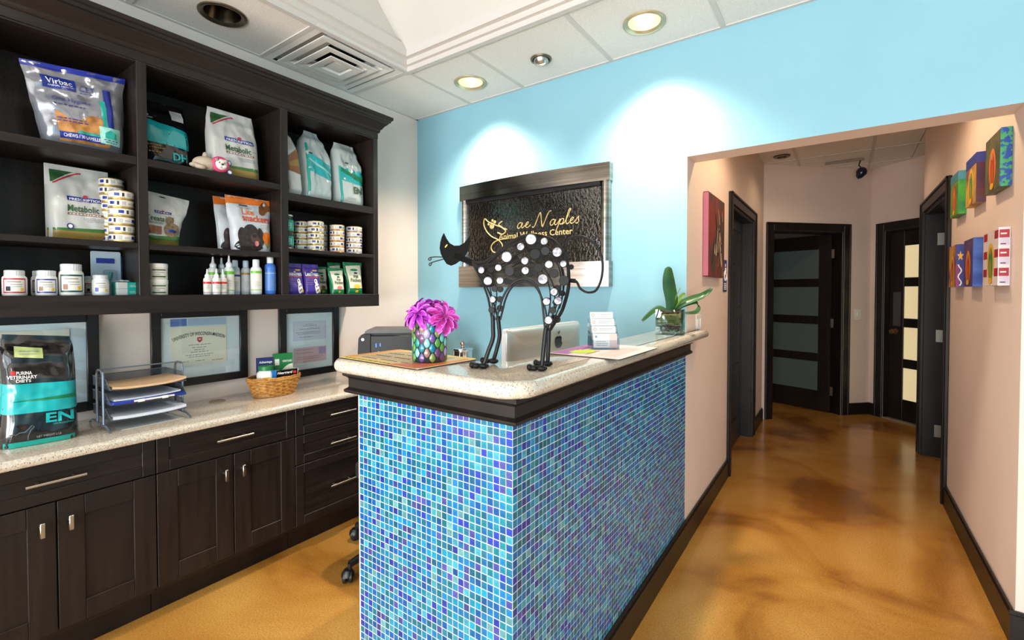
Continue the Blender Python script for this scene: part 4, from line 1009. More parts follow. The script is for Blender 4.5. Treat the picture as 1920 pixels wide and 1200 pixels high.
bottle('tall squeeze bottle with pointed nozzle, between its two twins', (-2.585, 1.092, S1), .0225, .187, .048, EARW, EARW, [(.1, .66, LABW), (.52, .59, GLAB)], gg, True, 'squeeze_bottle')
bottle('tall squeeze bottle with green band, nearest of the pointed ones', (-2.505, 1.093, S1), .0225, .194, .05, EARW, EARW, [(.1, .62, LABW), (.52, .6, GLAB), (.1, .12, GLAB)], gg, True, 'squeeze_bottle')
gf = 'round capped lotion bottles'
bottle('pale bottle with blue band just behind the green banded one', (-2.55, 1.142, S1), .0215, .176, .028, LBLUE, LBLUE, [(.1, .66, LABW), (.52, .58, ROYAL)], gf)
bottle('dull white bottle left of the bright white one, set back', (-2.545, 1.192, S1), .0235, .176, .03, LBLUE, pm('pale_grey_bottle', (196, 204, 208), .3), [(.1, .7, LBL), (.58, .64, OLIVE)], gf)
bottle('bright white capped bottle with a green band left of the blue bottle', (-2.485, 1.215, S1), .0265, .181, .031, EARW, EARW, [(.1, .72, LABW), (.6, .67, GLAB), (.12, .14, GLAB)], gf)
bottle('blue bottle with a white cap at the right end of the row', (-2.485, 1.289, S1), .0275, .2, .03, EARW, BLUEB, [(.1, .6, pm('mid_blue_label', (88, 134, 208), .4)), (.55, .56, LBLUE)], gf)
# blister pack and teal boxes
t = thing('toothbrush_pack', 'pale blue hanging card pack behind the small white jar', 'package', (-2.615, .642, S1), PI/2-.12)
mb = MB(); mb.prism(round_poly([(-.05, 0), (.05, 0), (.05, .19), (-.05, .19)], .006, 3), 0, .003, ax=1); mb.xf(Matrix.Rotation(-.06, 4, 'X')).build('card', LBLUE, t)
mb = MB()
for x0, x1, z0, z1 in ((-.032, .028, .138, .16),): mb.box(x0, x1, -.004, -.0005, z0, z1, .001)
mb.xf(Matrix.Rotation(-.06, 4, 'X')).build('name_panel', ROYAL, t)
mb = MB(); mb.box(-.012, .036, -.016, -.001, .02, .11, .006); mb.xf(Matrix.Rotation(-.06, 4, 'X')).build('blister', acrylic, t)
mb = MB(); mb.tube([(.0, -.009, .03), (.016, -.009, .1)], .006); mb.xf(Matrix.Rotation(-.06, 4, 'X')).build('brush', TEAL, t)
t = thing('card_pack', 'dark blue card pack edge right of the pale card pack', 'package', (-2.63, .69, S1), PI/2-.1)
MB().box(-.012, .012, -.002, .002, 0, .172, .001).build('card', ROYAL, t)
for i, lb in enumerate(('lower teal and grey box beside the upright', 'upper teal and grey box beside the upright')):
    t = thing('medicine_box', lb, 'box', (-2.50, .676, S1+i*.0272), PI/2+.1, 'stacked teal boxes')
    MB().box(-.037, .037, -.03, .03, 0, .027, .0008).build('carton', TEAL, t, smooth=False)
    MB().box(-.0374, -.004, -.0304, -.01, .0006, .0264).build('label_panel', LBL, t, smooth=False)
    scribble((.002, -.0306, .008), (1, 0, 0), (0, 0, 1), .03, [(0, .1, .9), (.006, .1, .7)], white_ink, t)
t = thing('foil_sachet', 'small pale blue sachet lying on the teal boxes', 'package', (-2.50, .668, S1+.0547), PI/2+.2)
mb = MB(); mb.grid(lambda a, b_: ((a-.5)*.06, (b_-.5)*.04, .003+.007*math.sin(PI*a)*math.sin(PI*b_)+.001*math.sin(a*19)), 12, 8); mb.grid(lambda a, b_: ((a-.5)*.06, (b_-.5)*.04, .0005+.0025*(1-math.sin(PI*a)*math.sin(PI*b_))), 12, 8); mb.build('foil', LBLUE, t)
# right bay, low shelf: treat pouches
def lean_bag(label, y, x=-2.49):
    b = Bag('dog_treat_pouch', label, (x, y, S1), .098, .172, .05, PURP, seed=int(y*100), wr=.006, lean=.1, group='purple treat pouches')
    b.text('LeanTreats', white_ink, -.85, .85, .6, .74, bold=.02); b.patch('stripe', ORD, -.7, .75, .555, .575, 2); b.lines(MAUVE, [(.5, -.8, .1), (.45, -.8, .2), (.38, -.8, 0), (.32, -.8, -.1)], 2, .014)
    b.patch('gold_mark', YEL, .1, .7, .77, .81, 2); b.oval('dog_print', white_ink, .4, .2, .3, .18, 3); b.oval('dog_head', white_ink, .3, .42, .2, .09, 3)
    for sx, tx in ((.3, .25), (.5, .15), (.35, .12), (.25, .44), (.52, .28)): b.oval('spot', ink, sx, tx, .06, .03, 4)
    b.oval('yellow_badge', YEL, .75, .1, .14, .06, 4)
lean_bag('purple dog treat pouch against the upright, left of its twin', 1.427); lean_bag('purple dog treat pouch, right of its twin', 1.53)
def pill(label, x, y, W, H, seed, berry, cat_=False):
    b = Bag('pill_treat_pouch', label, (x, y, S1), W, H, .05, EMER, seed=seed, wr=.005, lean=.1, wf=((0, .9), (.4, .86), (.75, 1.02), (1, 1.1)), group='green treat pouches')
    b.patch('cream_panel', CREAM, -.8, .8, .2, .92, 1, top=lambda s: .9+.03*s, bot=lambda s: .18); b.text('Pill', DGRN, -.2, .3, .5, .6, bold=.02); b.text('Pockets', DGRN, -.6, .65, .38, .5, bold=.02)
    b.oval('brand_mark', EMER, 0, .76, .4, .04, 2); b.oval('treats', berry, .05, .24, .38, .07, 3); b.oval('paw_mark', YEL, 0, .08, .2, .04, 3); b.oval('face', ink, .1, .66, .2, .03, 3)
pill('small green and cream pill pouch leaning in front of its twin', -2.48, 1.688, .1, .155, 31, PINK); pill('green and cream pill pouch half hidden at the left', -2.565, 1.635, .09, .165, 33, BROWN)
pill('green pill pouch mostly hidden behind the largest one', -2.575, 1.745, .085, .195, 35, BROWN); pill('largest green and cream pill pouch at the right end', -2.49, 1.817, .128, .197, 37, YEL)

# plush dog on the top shelf
t = thing('plush_dog', 'small plush bulldog in a pink hood lying on the top shelf', 'toy', (-2.462, 1.0, S3), PI/2-.1)
FURB = M('beige_plush', (196, 178, 158), .95, bump=.5, bscale=300); FURW = M('white_plush', (236, 228, 220), .95, bump=.4, bscale=300); HOOD = M('pink_plush', (214, 74, 128), .9, bump=.4, bscale=300)
mb = MB(); mb.ell((-.02, .012, .036), (.055, .034, .036), 20, 12); mb.build('body', FURB, t)
for x, y, z, rx in ((-.066, -.008, .02, .026), (-.05, -.02, .012, .024), (-.0, .02, .012, .03)): MB().ell((x, y, z if z > .012 else .0125), (rx, .015, .0125), 14, 8).build('leg', FURB, t)
MB().ell((-.016, .03, .078), (.012, .009, .02), 12, 8).build('tail', FURB, t)
mb = MB(); mb.lathe([(.030, -.016), (.037, -.006), (.04, .006), (.034, .022), (.02, .032), (0, .036)], 28, cap=False); mb.lathe([(.030, -.016), (.026, -.01)], 28, cap=False)
mb.xf(Matrix.Translation((.036, -.012, .041))@Matrix.Rotation(PI/2, 4, 'X')@Matrix.Scale(-1, 4, (0, 0, 1))).build('hood', HOOD, t)
MB().ell((.036, -.017, .04), (.0285, .018, .028), 20, 12).build('face', FURW, t)
mb = MB(); mb.ell((.028, -.036, .03), (.012, .008, .01), 12, 8); mb.ell((.044, -.036, .03), (.012, .008, .01), 12, 8); mb.build('muzzle', FURW, t)
MB().ell((.036, -.0435, .037), (.006, .005, .0045), 10, 6).build('nose', ink, t)
for x in (.025, .047): MB().ell((x, -.034, .046), (.0028, .003, .0032), 10, 6).build('eye', black_gl, t)
for x, a in ((.018, -1), (.054, 1)): MB().ell((x, -.026, .058), (.009, .006, .008), 10, 6).build('ear', M('grey_plush', (150, 140, 134), .9) if a < 0 else FURB, t)
t = thing('toy_tag', 'small round white and blue tag beside the plush dog', 'tag', (-2.445, 1.075, S3), PI/2)
mb = MB(); mb.lathe([(0, -.001), (.012, -.001), (.012, .001), (0, .001)], 20); mb.xf(Matrix.Translation((0, 0, .0122))@Matrix.Rotation(1.3, 4, 'X')); mb.build('disc', NAVY, t)
mb = MB(); mb.lathe([(0, -.0016), (.0085, -.0016), (.0085, .0016), (0, .0016)], 20); mb.xf(Matrix.Translation((0, 0, .0122))@Matrix.Rotation(1.3, 4, 'X')); mb.build('disc_centre', white_ink, t)
# ============================================================ LEFT WORKTOP
b = Bag('dog_food_bag', 'large glossy black and teal food bag lettered EN on the left worktop', (-2.505, .411, WTOP+.0008), .205, .405, .13, BLK, rz=PI/2-.1, seed=41, wr=.007, sq=7, lean=.05, wf=((0, 1.08), (.5, 1.0), (.75, 1.0), (.9, .98), (1, .9)), prof=((0, .8), (.1, 1), (.55, .85), (.8, .45), (.93, .1), (1, .05)), sh=((0, -.02), (.5, 0), (1, -.02)), roll=-.01)
b.patch('teal_band', TEALB, -1, 1, .3, .57, 1, top=lambda s: .565-.0*s, bot=lambda s: .30+.0*s, nu=24, nv=12); b.patch('green_wave', EMER, -.7, .98, .4, .44, 2, top=lambda s: .425+.02*s, bot=lambda s: .405, nu=20); b.patch('foot_strip', TEAL, -1, 1, .002, .05, 1)
b.patch('yellow_sticker', STICK, -.62, .12, .78, .88, 2, top=lambda s: .885-.02*s, bot=lambda s: .79-.02*s); b.lines(GREY, [(.85, -.5, 0), (.825, -.5, -.1)], 4, .008)
b.text('PURINA', white_ink, -.6, -.2, .645, .675, bold=.02); b.text('VETERINARY', white_ink, -.84, -.08, .61, .64, bold=.02); b.text('DIETS', white_ink, -.62, -.24, .58, .605, bold=.02); b.patch('check_logo', REDP, -.74, -.62, .645, .68, 3)
b.text('EN', TEALB, .12, .85, .195, .285, bold=.03); b.text('GASTROENTERIC', TEAL, .3, .85, .17, .185)
mb = MB(); mb.tube([b.P(s, t_, .002) for s, t_ in ((-.72, .06), (-.66, .13), (-.6, .12), (-.5, .135), (-.38, .135), (-.3, .16), (-.22, .19), (-.16, .175), (-.24, .15), (-.3, .1), (-.3, .06))], .0006, 5); mb.build('dog_outline', GREY, b.o)
b.text('NET WEIGHT 6 LB', GREY, -.1, .5, .07, .09)

# wire letter trays
WIRE = M('grey_wire', (128, 138, 154), .35, .7)
def mesh_mat():
    m, t, bs = nt('steel_mesh'); bs.inputs['Base Color'].default_value = rgb((92, 98, 110)); bs.inputs['Metallic'].default_value = .6; bs.inputs['Roughness'].default_value = .4
    tc = t.nodes.new('ShaderNodeTexCoord'); w1 = t.nodes.new('ShaderNodeTexChecker'); w1.inputs['Scale'].default_value = 700
    t.links.new(tc.outputs['Object'], w1.inputs['Vector']); tr = t.nodes.new('ShaderNodeBsdfTransparent'); mx = t.nodes.new('ShaderNodeMixShader')
    ml_ = t.nodes.new('ShaderNodeMath'); ml_.operation = 'MULTIPLY'; ml_.inputs[1].default_value = .9
    t.links.new(w1.outputs['Fac'], ml_.inputs[0]); t.links.new(ml_.outputs[0], mx.inputs[0]); t.links.new(bs.outputs[0], mx.inputs[1]); t.links.new(tr.outputs[0], mx.inputs[2]); t.links.new(mx.outputs[0], t.nodes['Material Output'].inputs[0]); return m
MESH = mesh_mat()
TR = thing('letter_tray', 'grey wire mesh three tier letter tray on the worktop', 'tray', (-2.54, .735, WTOP))
for y in (-.142, .142):
    mb = MB(); a = [( .14, y, .0045), (.125, y, .012), (.1, y, .02), (-.1, y, .02), (-.125, y, .012), (-.14, y, .0045)]
    mb.tube(a, .0048, 8); mb.build('foot', WIRE, TR)
    mb = MB(); h = .245
    mb.tube([(.055, y, .02), (.055, y, h-.02), (.048, y, h-.006), (.034, y, h), (-.006, y, h), (-.02, y, h-.006), (-.027, y, h-.02), (-.027, y, .02)], .0048, 8); mb.build('side_hoop', WIRE, TR)
mb = MB(); mb.tube([(-.005, -.142, .244), (-.005, .142, .244)], .003, 8); mb.build('top_bar', WIRE, TR)
TZ = (.045, .107, .168)
for z in TZ:
    mb = MB(); x0, x1, y0, y1 = -.12, .12, -.134, .134
    mb.box(x0, x1, y0, y1, z, z+.001); mb.box(x0, x0+.001, y0, y1, z, z+.04); mb.box(x0, x1-.06, y0, y0+.001, z, z+.04); mb.box(x0, x1-.06, y1-.001, y1, z, z+.04)
    mb.add([(x1-.06, y0, z), (x1, y0, z), (x1-.06, y0, z+.04), (x1-.06, y1, z), (x1, y1, z), (x1-.06, y1, z+.04)], [(0, 1, 2), (3, 4, 5)])
    tr_ = mb.build('tray', MESH, TR, smooth=False)
    mb = MB(); mb.tube([(x1-.06, y0, z+.04), (x0, y0, z+.04), (x0, y1, z+.04), (x1-.06, y1, z+.04), (x1, y1, z+.004), (x1, y0, z+.004)], .0022, 6, closed=True); mb.build('tray_wire', WIRE, tr_)
    for y in (-.138, .138): MB().tube([(.055, y*1.02, z+.02), (.055, y*.96, z+.02)], .003, 6).build('tray_pin', WIRE, tr_)
MANILA = M('manila_folder', (216, 180, 140), .8); PAPB = M('cool_white_paper', (206, 212, 226), .8)
def sheet(name, label, cat, x, y, z, W_, D_, th, m, rz=0, curl=.006):
    mb = MB()
    def up(a, b_): return ((a-.5)*W_, (b_-.5)*D_, th+curl*(abs(b_-.45)*2)**3*(.4+.6*a))
    mb.grid(up, 8, 10); mb.grid(lambda a, b_: ((a-.5)*W_, (b_-.5)*D_, curl*(abs(b_-.45)*2)**3*(.4+.6*a)), 8, 10, flip=True)
    mb.add([up(1, j/10) for j in range(11)]+[(W_/2, (j/10-.5)*D_, curl*(abs(j/10-.45)*2)**3) for j in range(11)], [(j, j+1, 12+j, 11+j) for j in range(10)])
    o = mb.build(name, m); o.location = (x, y, z); o.rotation_euler = (0, 0, rz); tag(o, label, cat); return o
bx, by, bz = -2.54, .735, WTOP
sheet('manila_folder', 'tan manila folder lying in the top letter tray', 'folder', bx+.018, by, bz+TZ[2]+.0015, .225, .262, .009, MANILA, .0, .01)
sheet('paper_sheet', 'pink and cream sheet under the tan folder', 'paper', bx+.022, by+.002, bz+TZ[2]+.0011, .20, .245, .0003, M('pink_sheet', (206, 140, 130), .8), .03, .0)
sheet('paper_stack', 'stack of white papers in the bottom letter tray', 'paper', bx+.016, by, bz+TZ[0]+.0015, .225, .26, .012, PAPB, 0, .006)
sheet('paper_stack', 'white papers over the blue binder in the middle tray', 'paper', bx+.01, by-.01, bz+TZ[1]+.0145, .215, .24, .006, PAPB, .04, .004)
t = thing('ring_binder', 'thin blue binder with white clips in the middle tray', 'binder', (bx+.02, by, bz+TZ[1]+.0015))
MB().box(-.11, .108, -.13, .13, 0, .0125, .003).build('cover', M('binder_blue', (34, 56, 150), .3), t)
MB().box(.1085, .1105, -.06, .085, .003, .0105, .001).build('spine_label', paper, t)
for y in (-.035, .05): MB().box(.1108, .113, y-.012, y+.012, .0, .012, .001).build('clip', white_pl, t); 
sheet('paper_sheet', 'clear folder of pale papers under the tray', 'paper', bx+.03, by+.01, WTOP+.0005, .17, .23, .002, M('pale_sheet', (196, 200, 204), .3), .05, .0)

# picture frames on the left wall
FRM = M('black_frame', (24, 21, 22), .35); MATB = M('pale_mount_board', (222, 236, 240), .8)
def frame(label, y0, y1, z0, z1, wd, loc_x=XL):
    t = thing('picture_frame', label, 'picture', (loc_x, (y0+y1)/2, (z0+z1)/2)); w_, h_ = (y1-y0)/2, (z1-z0)/2
    for a in ((-w_, -w_+wd, -h_, h_), (w_-wd, w_, -h_, h_), (-w_+wd, w_-wd, -h_, -h_+wd), (-w_+wd, w_-wd, h_-wd, h_)):
        MB().box(.001, .024, a[0], a[1], a[2], a[3], .002).build('frame_rail', FRM, t)
    MB().box(.002, .008, -w_+wd*.8, w_-wd*.8, -h_+wd*.8, h_-wd*.8).build('mount_board', MATB, t, smooth=False)
    gz = wd*.8; MB().add([(.0165, -w_+gz, -h_+gz), (.0165, w_-gz, -h_+gz), (.0165, w_-gz, h_-gz), (.0165, -w_+gz, h_-gz)], [(0, 1, 2, 3)]).build('glass', frame_glass, t, smooth=False)
    return t
def arc_text(body, t, cy, cz, R_, a0, a1, hgt, x, m):
    vs, fs = text_mesh(body, 0, .01); mb = MB()
    v = []
    for a, c in vs:
        th = a0+(a1-a0)*a; r = R_+hgt*c; v.append((x, cy-r*math.cos(th), cz+r*math.sin(th)))
    mb.add(v, fs); return mb.build('lettering', m, t, smooth=False, fixn=False)
PARCH = M('parchment', (240, 238, 216), .8)
t = frame('framed diploma with an arched title and red crest, middle of three frames', .838, 1.289, .893, 1.285, .04)
MB().box(.0085, .0105, -.142, .118, -.094, .108).build('certificate', PARCH, t, smooth=False)
MB().box(.0082, .009, -.142, -.07, .112, .15).build('mount_strip', M('cobalt_strip', (96, 130, 196), .6), t, smooth=False); MB().box(.0082, .009, -.066, .118, .112, .15).build('mount_strip', M('pale_blue_strip', (176, 204, 226), .6), t, smooth=False)
arc_text('UNIVERSITY OF WISCONSIN-MADISON', t, -.012, -.23, .29, PI/2-.42, PI/2+.42, .019, .0112, ink)
mb = MB(); mb.prism([(-.0115, .05), (.0115, .05), (.0115, .032), (0, .022), (-.0115, .032)], .0108, .0112, ax=0); mb.v = [(p[0], p[1]-.012, p[2]) for p in mb.v]; mb.build('crest', red_ink, t, smooth=False)
flat_text('W', (.0114, -.019, .033), (0, 1, 0), (0, 0, 1), .014, .012, white_ink, t, bold=.03)
scribble((.0112, -.142, 0), (0, 1, 0), (0, 0, 1), .26, [(.01, .3, .7), (-.004, .36, .62), (-.016, .4, .58), (-.028, .34, .66), (-.042, .25, .75), (-.052, .3, .7), (-.074, .1, .3), (-.074, .42, .6), (-.078, .72, .92)], grey_ink, t, seed=4, hh=.003)
t = frame('framed licence sheets, rightmost of the three frames on the wall', 1.473, 1.876, .846, 1.285, .043)
MB().box(.0085, .0105, -.115, .11, .005, .125).build('certificate', M('lilac_white_paper', (206, 212, 226), .8), t, smooth=False)
MB().box(.0085, .0105, -.108, .112, -.135, -.04).build('certificate', M('pink_licence', (214, 184, 190), .8), t, smooth=False)
MB().box(.0106, .011, .06, .108, -.09, -.045).build('stamp_panel', M('mauve_stamp', (170, 150, 190), .8), t, smooth=False)
scribble((.0112, -.115, 0), (0, 1, 0), (0, 0, 1), .225, [(.105, .38, .62), (.095, .3, .72), (.075, .2, .8), (.055, .1, .85), (.045, .15, .8), (.025, .2, .6)], grey_ink, t, seed=5, hh=.003)
scribble((.0112, -.108, 0), (0, 1, 0), (0, 0, 1), .22, [(-.055, .08, .6), (-.075, .08, .6), (-.1, .08, .9), (-.112, .08, .8)], M('rose_ink', (170, 110, 126), .8), t, seed=6, hh=.003)
t = frame('framed pale certificate half hidden behind the black food bag', .13, .643, .846, 1.285, .042)
MB().box(.0085, .0105, -.2, .16, -.1, .15).build('certificate', PARCH, t, smooth=False); MB().box(.0085, .0105, -.21, .17, -.17, -.11).build('certificate', M('dim_grey_sheet', (160, 156, 152), .8), t, smooth=False)
MB().box(.0106, .011, -.2, .16, .11, .114).build('rule_line', ink, t, smooth=False); MB().box(.0106, .011, -.2, .16, .085, .089).build('rule_line', ink, t, smooth=False)
scribble((.0112, -.2, 0), (0, 1, 0), (0, 0, 1), .36, [(.06, .1, .9), (.04, .1, .85), (.02, .1, .9), (0, .1, .7), (-.03, .1, .9), (-.05, .1, .8)], grey_ink, t, seed=7, hh=.003)

# wicker basket and what it holds
WICK = M('honey_wicker', (206, 150, 72), .5, c2=(160, 104, 40), scale=(60, 60, 60), detail=2)
BKX, BKY = -2.575, 1.352
t = thing('wicker_basket', 'small oval honey wicker basket of medicine boxes on the worktop', 'basket', (BKX, BKY, WTOP), PI/2)
mb = MB(); rows = 9
for k in range(rows):
    z = .006+k*.0095; a_ = .105+.033*(k/rows); b_ = .068+.022*(k/rows); n = 96
    mb.tube([((a_+.0035*math.sin(12*q*2*PI/n+PI*k))*math.cos(q*2*PI/n), (b_+.0035*math.sin(12*q*2*PI/n+PI*k))*math.sin(q*2*PI/n), z) for q in range(n)], .0052, 6, closed=True)
mb.build('woven_side', WICK, t)
for q in range(24):
    a = 2*PI*q/24; MB().tube([(.105*math.cos(a), .068*math.sin(a), .002), (.138*math.cos(a), .09*math.sin(a), .09)], .0035, 6).build('stake', WICK, t)
mb = MB(); n = 64
for dz, r in ((.094, .006), (.103, .0055)): mb.tube([(.14*math.cos(q*2*PI/n), .092*math.sin(q*2*PI/n), dz+.0015*math.sin(q*1.2)) for q in range(n)], r, 8, closed=True)
mb.build('rim', WICK, t)
mb = MB(); mb.lathe([(0, .001), (1, .001), (1, .005), (0, .005)], 40, ex=.104, ey=.067); mb.build('base', WICK, t)
HG = M('carton_green', (28, 124, 66), .4); GB_ = M('royal_box_blue', (36, 52, 112), .4); SKY = M('box_sky_blue', (40, 120, 196), .4)
def carton(label, loc, rot, W_, D_, H_, m, cat='box'):
    t = thing('medicine_carton', label, cat, loc, rot=rot); MB().box(-W_/2, W_/2, -D_/2, D_/2, 0, H_, .001).build('carton', m, t, smooth=False); return t
bz = WTOP+.006
t = carton('green medicine carton with a white arc, tallest thing in the basket', (BKX-.02, BKY+.062, bz), (-.06, 0, PI/2-.25), .098, .036, .215, HG)
mb = MB(); mb.add([(.0485, -.0183, .02)]+[(.0485-.085*math.cos(a), -.0183, .02+.135*math.sin(a)) for a in [i*PI/24 for i in range(13)]], [(0, i, i+1) for i in range(1, 13)]); mb.build('white_arc', CREAM, t, smooth=False)
flat_text('HEARTGARD', (-.005, -.0185, .165), (1, 0, 0), (0, 0, 1), .05, .012, white_ink, t, bold=.02); MB().box(-.045, -.022, -.0186, -.018, .15, .185).build('label_panel', paper, t, smooth=False); flat_text('25', (.0, -.0187, .1), (1, 0, 0), (0, 0, 1), .016, .014, ink, t, bold=.03)
t = carton('navy medicine carton behind the white bottle in the basket', (BKX-.035, BKY-.032, bz), (-.05, 0, PI/2-.2), .08, .03, .2, GB_); flat_text('Advantage', (-.032, -.0155, .165), (1, 0, 0), (0, 0, 1), .066, .018, white_ink, t, bold=.02)
t = carton('small white carton tilted behind the black carton in the basket', (BKX+.03, BKY+.07, bz+.03), (-.25, .35, PI/2-.15), .05, .018, .11, paper); flat_text('25', (-.012, -.0093, .06), (1, 0, 0), (0, 0, 1), .018, .016, ink, t, bold=.03)
t = carton('black and blue carton leaning in the front of the basket', (BKX+.058, BKY+.025, bz+.096), (.12, .0, PI/2-.12), .135, .016, .04, BLK); MB().box(-.0676, -.045, -.0083, .0083, .0004, .0405).build('blue_end', SKY, t, smooth=False)
flat_text('Heartgard', (-.04, -.0084, .014), (1, 0, 0), (0, 0, 1), .08, .018, white_ink, t, bold=.03, shear=.2); MB().box(.044, .06, -.0086, -.008, .016, .03).build('red_mark', red_ink, t, smooth=False)
t = thing('pill_bottle', 'white pill bottle with green cap and yellow label in the basket', 'bottle', (BKX+.012, BKY-.052, bz))
MB().lathe([(.043, 0), (.046, .003), (.046, .118), (.042, .128), (.034, .134), (.034, .14)], 32).build('body', white_pl, t); MB().lathe([(.037, .138), (.037, .16), (.034, .163), (0, .163)], 32, cap=False).build('cap', HG, t)
mb = MB(); cyl_patch(mb, .0463, -.8, -.1, .06, .105, 0, 8); cyl_patch(mb, .0463, -.1, .5, .06, .085, 1, 8); mb.build('label', [YEL, LBLUE], t, fixn=False)

# printer, canister and card terminal on the return of the worktop
PRD = M('printer_charcoal', (34, 34, 37), .5, spec=.3); 
PRB = M('printer_black', (9, 9, 11), .38, spec=.3)
t = thing('printer', 'black all in one printer on the corner of the worktop', 'printer', (-2.395, 2.075, WTOP), PI/4-.06)
W_, D_, H_ = .43, .34, .31
mb = MB(); mb.prism(round_poly([(-W_/2+.012, .03), (W_/2-.012, .03), (W_/2, H_), (-W_/2, H_)], [.015, .015, .04, .04], 6), -D_/2+.02, D_/2, ax=1); mb.build('body', PRD, t, ang=30)
mb = MB(); mb.prism(round_poly([(-W_/2-.01, .0), (-W_/2+.075, .0), (-W_/2+.075, H_-.004), (-W_/2+.005, H_-.004)], [.01, .0, .0, .035], 6), -D_/2, -D_/2+.022, ax=1); mb.build('front_column', PRD, t, ang=30)
mb = MB(); mb.prism(round_poly([(W_/2-.075, .0), (W_/2+.01, .0), (W_/2-.005, H_-.004), (W_/2-.075, H_-.004)], [.0, .01, .035, 0], 6), -D_/2, -D_/2+.022, ax=1); mb.build('front_column', PRD, t, ang=30)
MB().box(-W_/2+.075, W_/2-.075, -D_/2+.006, -D_/2+.022, .19, H_-.012, .004).build('control_panel', PRB, t)
MB().box(-W_/2+.075, W_/2-.075, -D_/2+.012, -D_/2+.022, .05, .19).build('output_recess', PRB, t, smooth=False)
MB().box(-W_/2+.08, W_/2-.08, -D_/2-.06, -D_/2+.02, .0, .05, .006).build('paper_tray', black_pl, t)
mb = MB(); mb.prism(round_poly([(-W_/2+.02, H_), (W_/2-.02, H_), (W_/2-.05, H_+.022), (-W_/2+.05, H_+.022)], .008, 4), -D_/2+.03, D_/2-.01, ax=1); mb.build('scanner_lid', M('lid_graphite', (40, 38, 37), .35), t, ang=30)
mb = MB(); mb.lathe([(.0065, -.001), (.0095, -.001), (.0095, .001), (.0065, .001)], 24); mb.xf(Matrix.Translation((-W_/2+.03, -D_/2-.0005, H_-.035))@Matrix.Rotation(PI/2, 4, 'X')); mb.build('maker_ring', white_ink, t)
BLG = M('blue_indicator', (60, 110, 220), .4, emit=(60, 120, 255), es=.6)
for x, z0, z1 in ((-.105, .225, .25), (-.08, .23, .25), (-.09, .15, .2), (-.045, .17, .182)): MB().box(x-.004, x+.004, -D_/2+.004, -D_/2+.0065, z0, z1).build('indicator', BLG, t, smooth=False)
t = thing('steel_canister', 'steel lidded canister with a ball knob behind the counter', 'canister', (-2.148, 2.45, WTOP))
MB().lathe([(.066, 0), (.068, .004), (.068, .165), (.065, .168)], 40).build('body', chrome, t)
MB().lathe([(.074, .168), (.075, .172), (.074, .178), (.06, .184), (.012, .188)], 40).build('lid', chrome, t)
MB().lathe([(.009, .186), (.008, .194), (.014, .199), (.0185, .209), (.0165, .22), (.008, .227), (0, .228)], 24, cap=False).build('knob', M('rose_steel', (206, 176, 156), .12, 1), t)
t = thing('card_terminal', 'upright black terminal between printer and canister', 'device', (-2.365, 2.47, WTOP), .3)
MB().box(-.032, .032, -.02, .02, 0, .22, .006).build('housing', black_pl, t); MB().box(-.036, .036, -.024, .024, 0, .02, .004).build('base', black_pl, t); MB().box(.0315, .0365, -.012, .012, .16, .2, .002).build('side_button', black_gl, t)

# desktop computer with its back to the counter
ALU = M('brushed_aluminium', (206, 200, 192), .34, .85); ALUL = M('pale_aluminium_edge', (232, 233, 236), .3, .4)
t = thing('desktop_computer', 'aluminium all in one computer seen from behind, black fruit logo', 'computer', (-1.105, 1.852, .71))
w_, z0, z1 = .324, .085, .514
mb = MB(); poly = round_poly([(-w_, z0), (w_, z0), (w_, z1), (-w_, z1)], .02, 6); n = len(poly)
v = []; 
for x, k in ((-.022, 1.0), (-.002, 1.0), (.002, .992), (.012, .93), (.019, .8), (.022, .6)):
    for p in poly: v.append((x, p[0]*k, (z0+z1)/2+(p[1]-(z0+z1)/2)*k))
fs = [(s_*n+i, s_*n+(i+1) % n, (s_+1)*n+(i+1) % n, (s_+1)*n+i) for s_ in range(5) for i in range(n)]+[tuple(range(n)), tuple(5*n+i for i in range(n))]
mb.add(v, fs); mb.build('back_shell', ALU, t, ang=50)
mb = MB(); pl = round_poly([(-w_-.001, z0-.001), (w_+.001, z0-.001), (w_+.001, z1+.001), (-w_-.001, z1+.001)], .02, 6); mb.prism(pl, -.0235, -.003, ax=0); mb.build('edge_band', ALUL, t, ang=40)
MB().box(-.025, -.0236, -w_+.01, w_-.01, z0+.08, z1-.012).build('screen', black_gl, t, smooth=False)
MB().box(.0085, .0135, -.2, .2, z1-.04, z1-.035).build('vent_slot', ink, t, smooth=False)
MB().box(-.0005, .012, -w_+.012, -w_+.018, z0+.03, z0+.075).build('port', ink, t, smooth=False)
mb = MB(); mb.prism([(.035, .0), (.05, 0), (.06, .008), (.035, .14), (.02, .3), (.012, .3), (.022, .14), (.03, .03)], -.075, .075, ax=1); mb.build('stand', ALU, t, ang=30)
MB().box(-.12, .062, -.09, .09, 0, .008, .003).build('stand_foot', ALU, t)
# fruit mark: body with a bite and a leaf
def fruit(q):
    a = 2*PI*q; r = .034+.0035*math.cos(2*a)-.006*math.exp(-((a-PI/2)/.28)**2)-.004*math.exp(-((a-1.5*PI)/.25)**2); return (r*math.cos(a)*.92, r*math.sin(a))
pts_ = [fruit(i/64) for i in range(64)]; bite = (.043, .006, .017); out = []
for p in pts_:
    d = Vector((p[0]-bite[0], p[1]-bite[1]))
    if d.length < bite[2]: d = d.normalized()*bite[2]; p = (bite[0]+d.x, bite[1]+d.y)
    out.append(p)
leaf_ = [(0, .037), (.002, .046), (.009, .053), (.014, .054), (.013, .046), (.007, .039)]
mb = MB(); yc, zc = .065, .432
mb.prism([(yc+p[0], zc+p[1]) for p in out], .0218, .0232, ax=0); mb.prism([(yc+p[0], zc+p[1]) for p in leaf_], .0205, .0232, ax=0); mb.build('fruit_logo', black_gl, t, smooth=False)

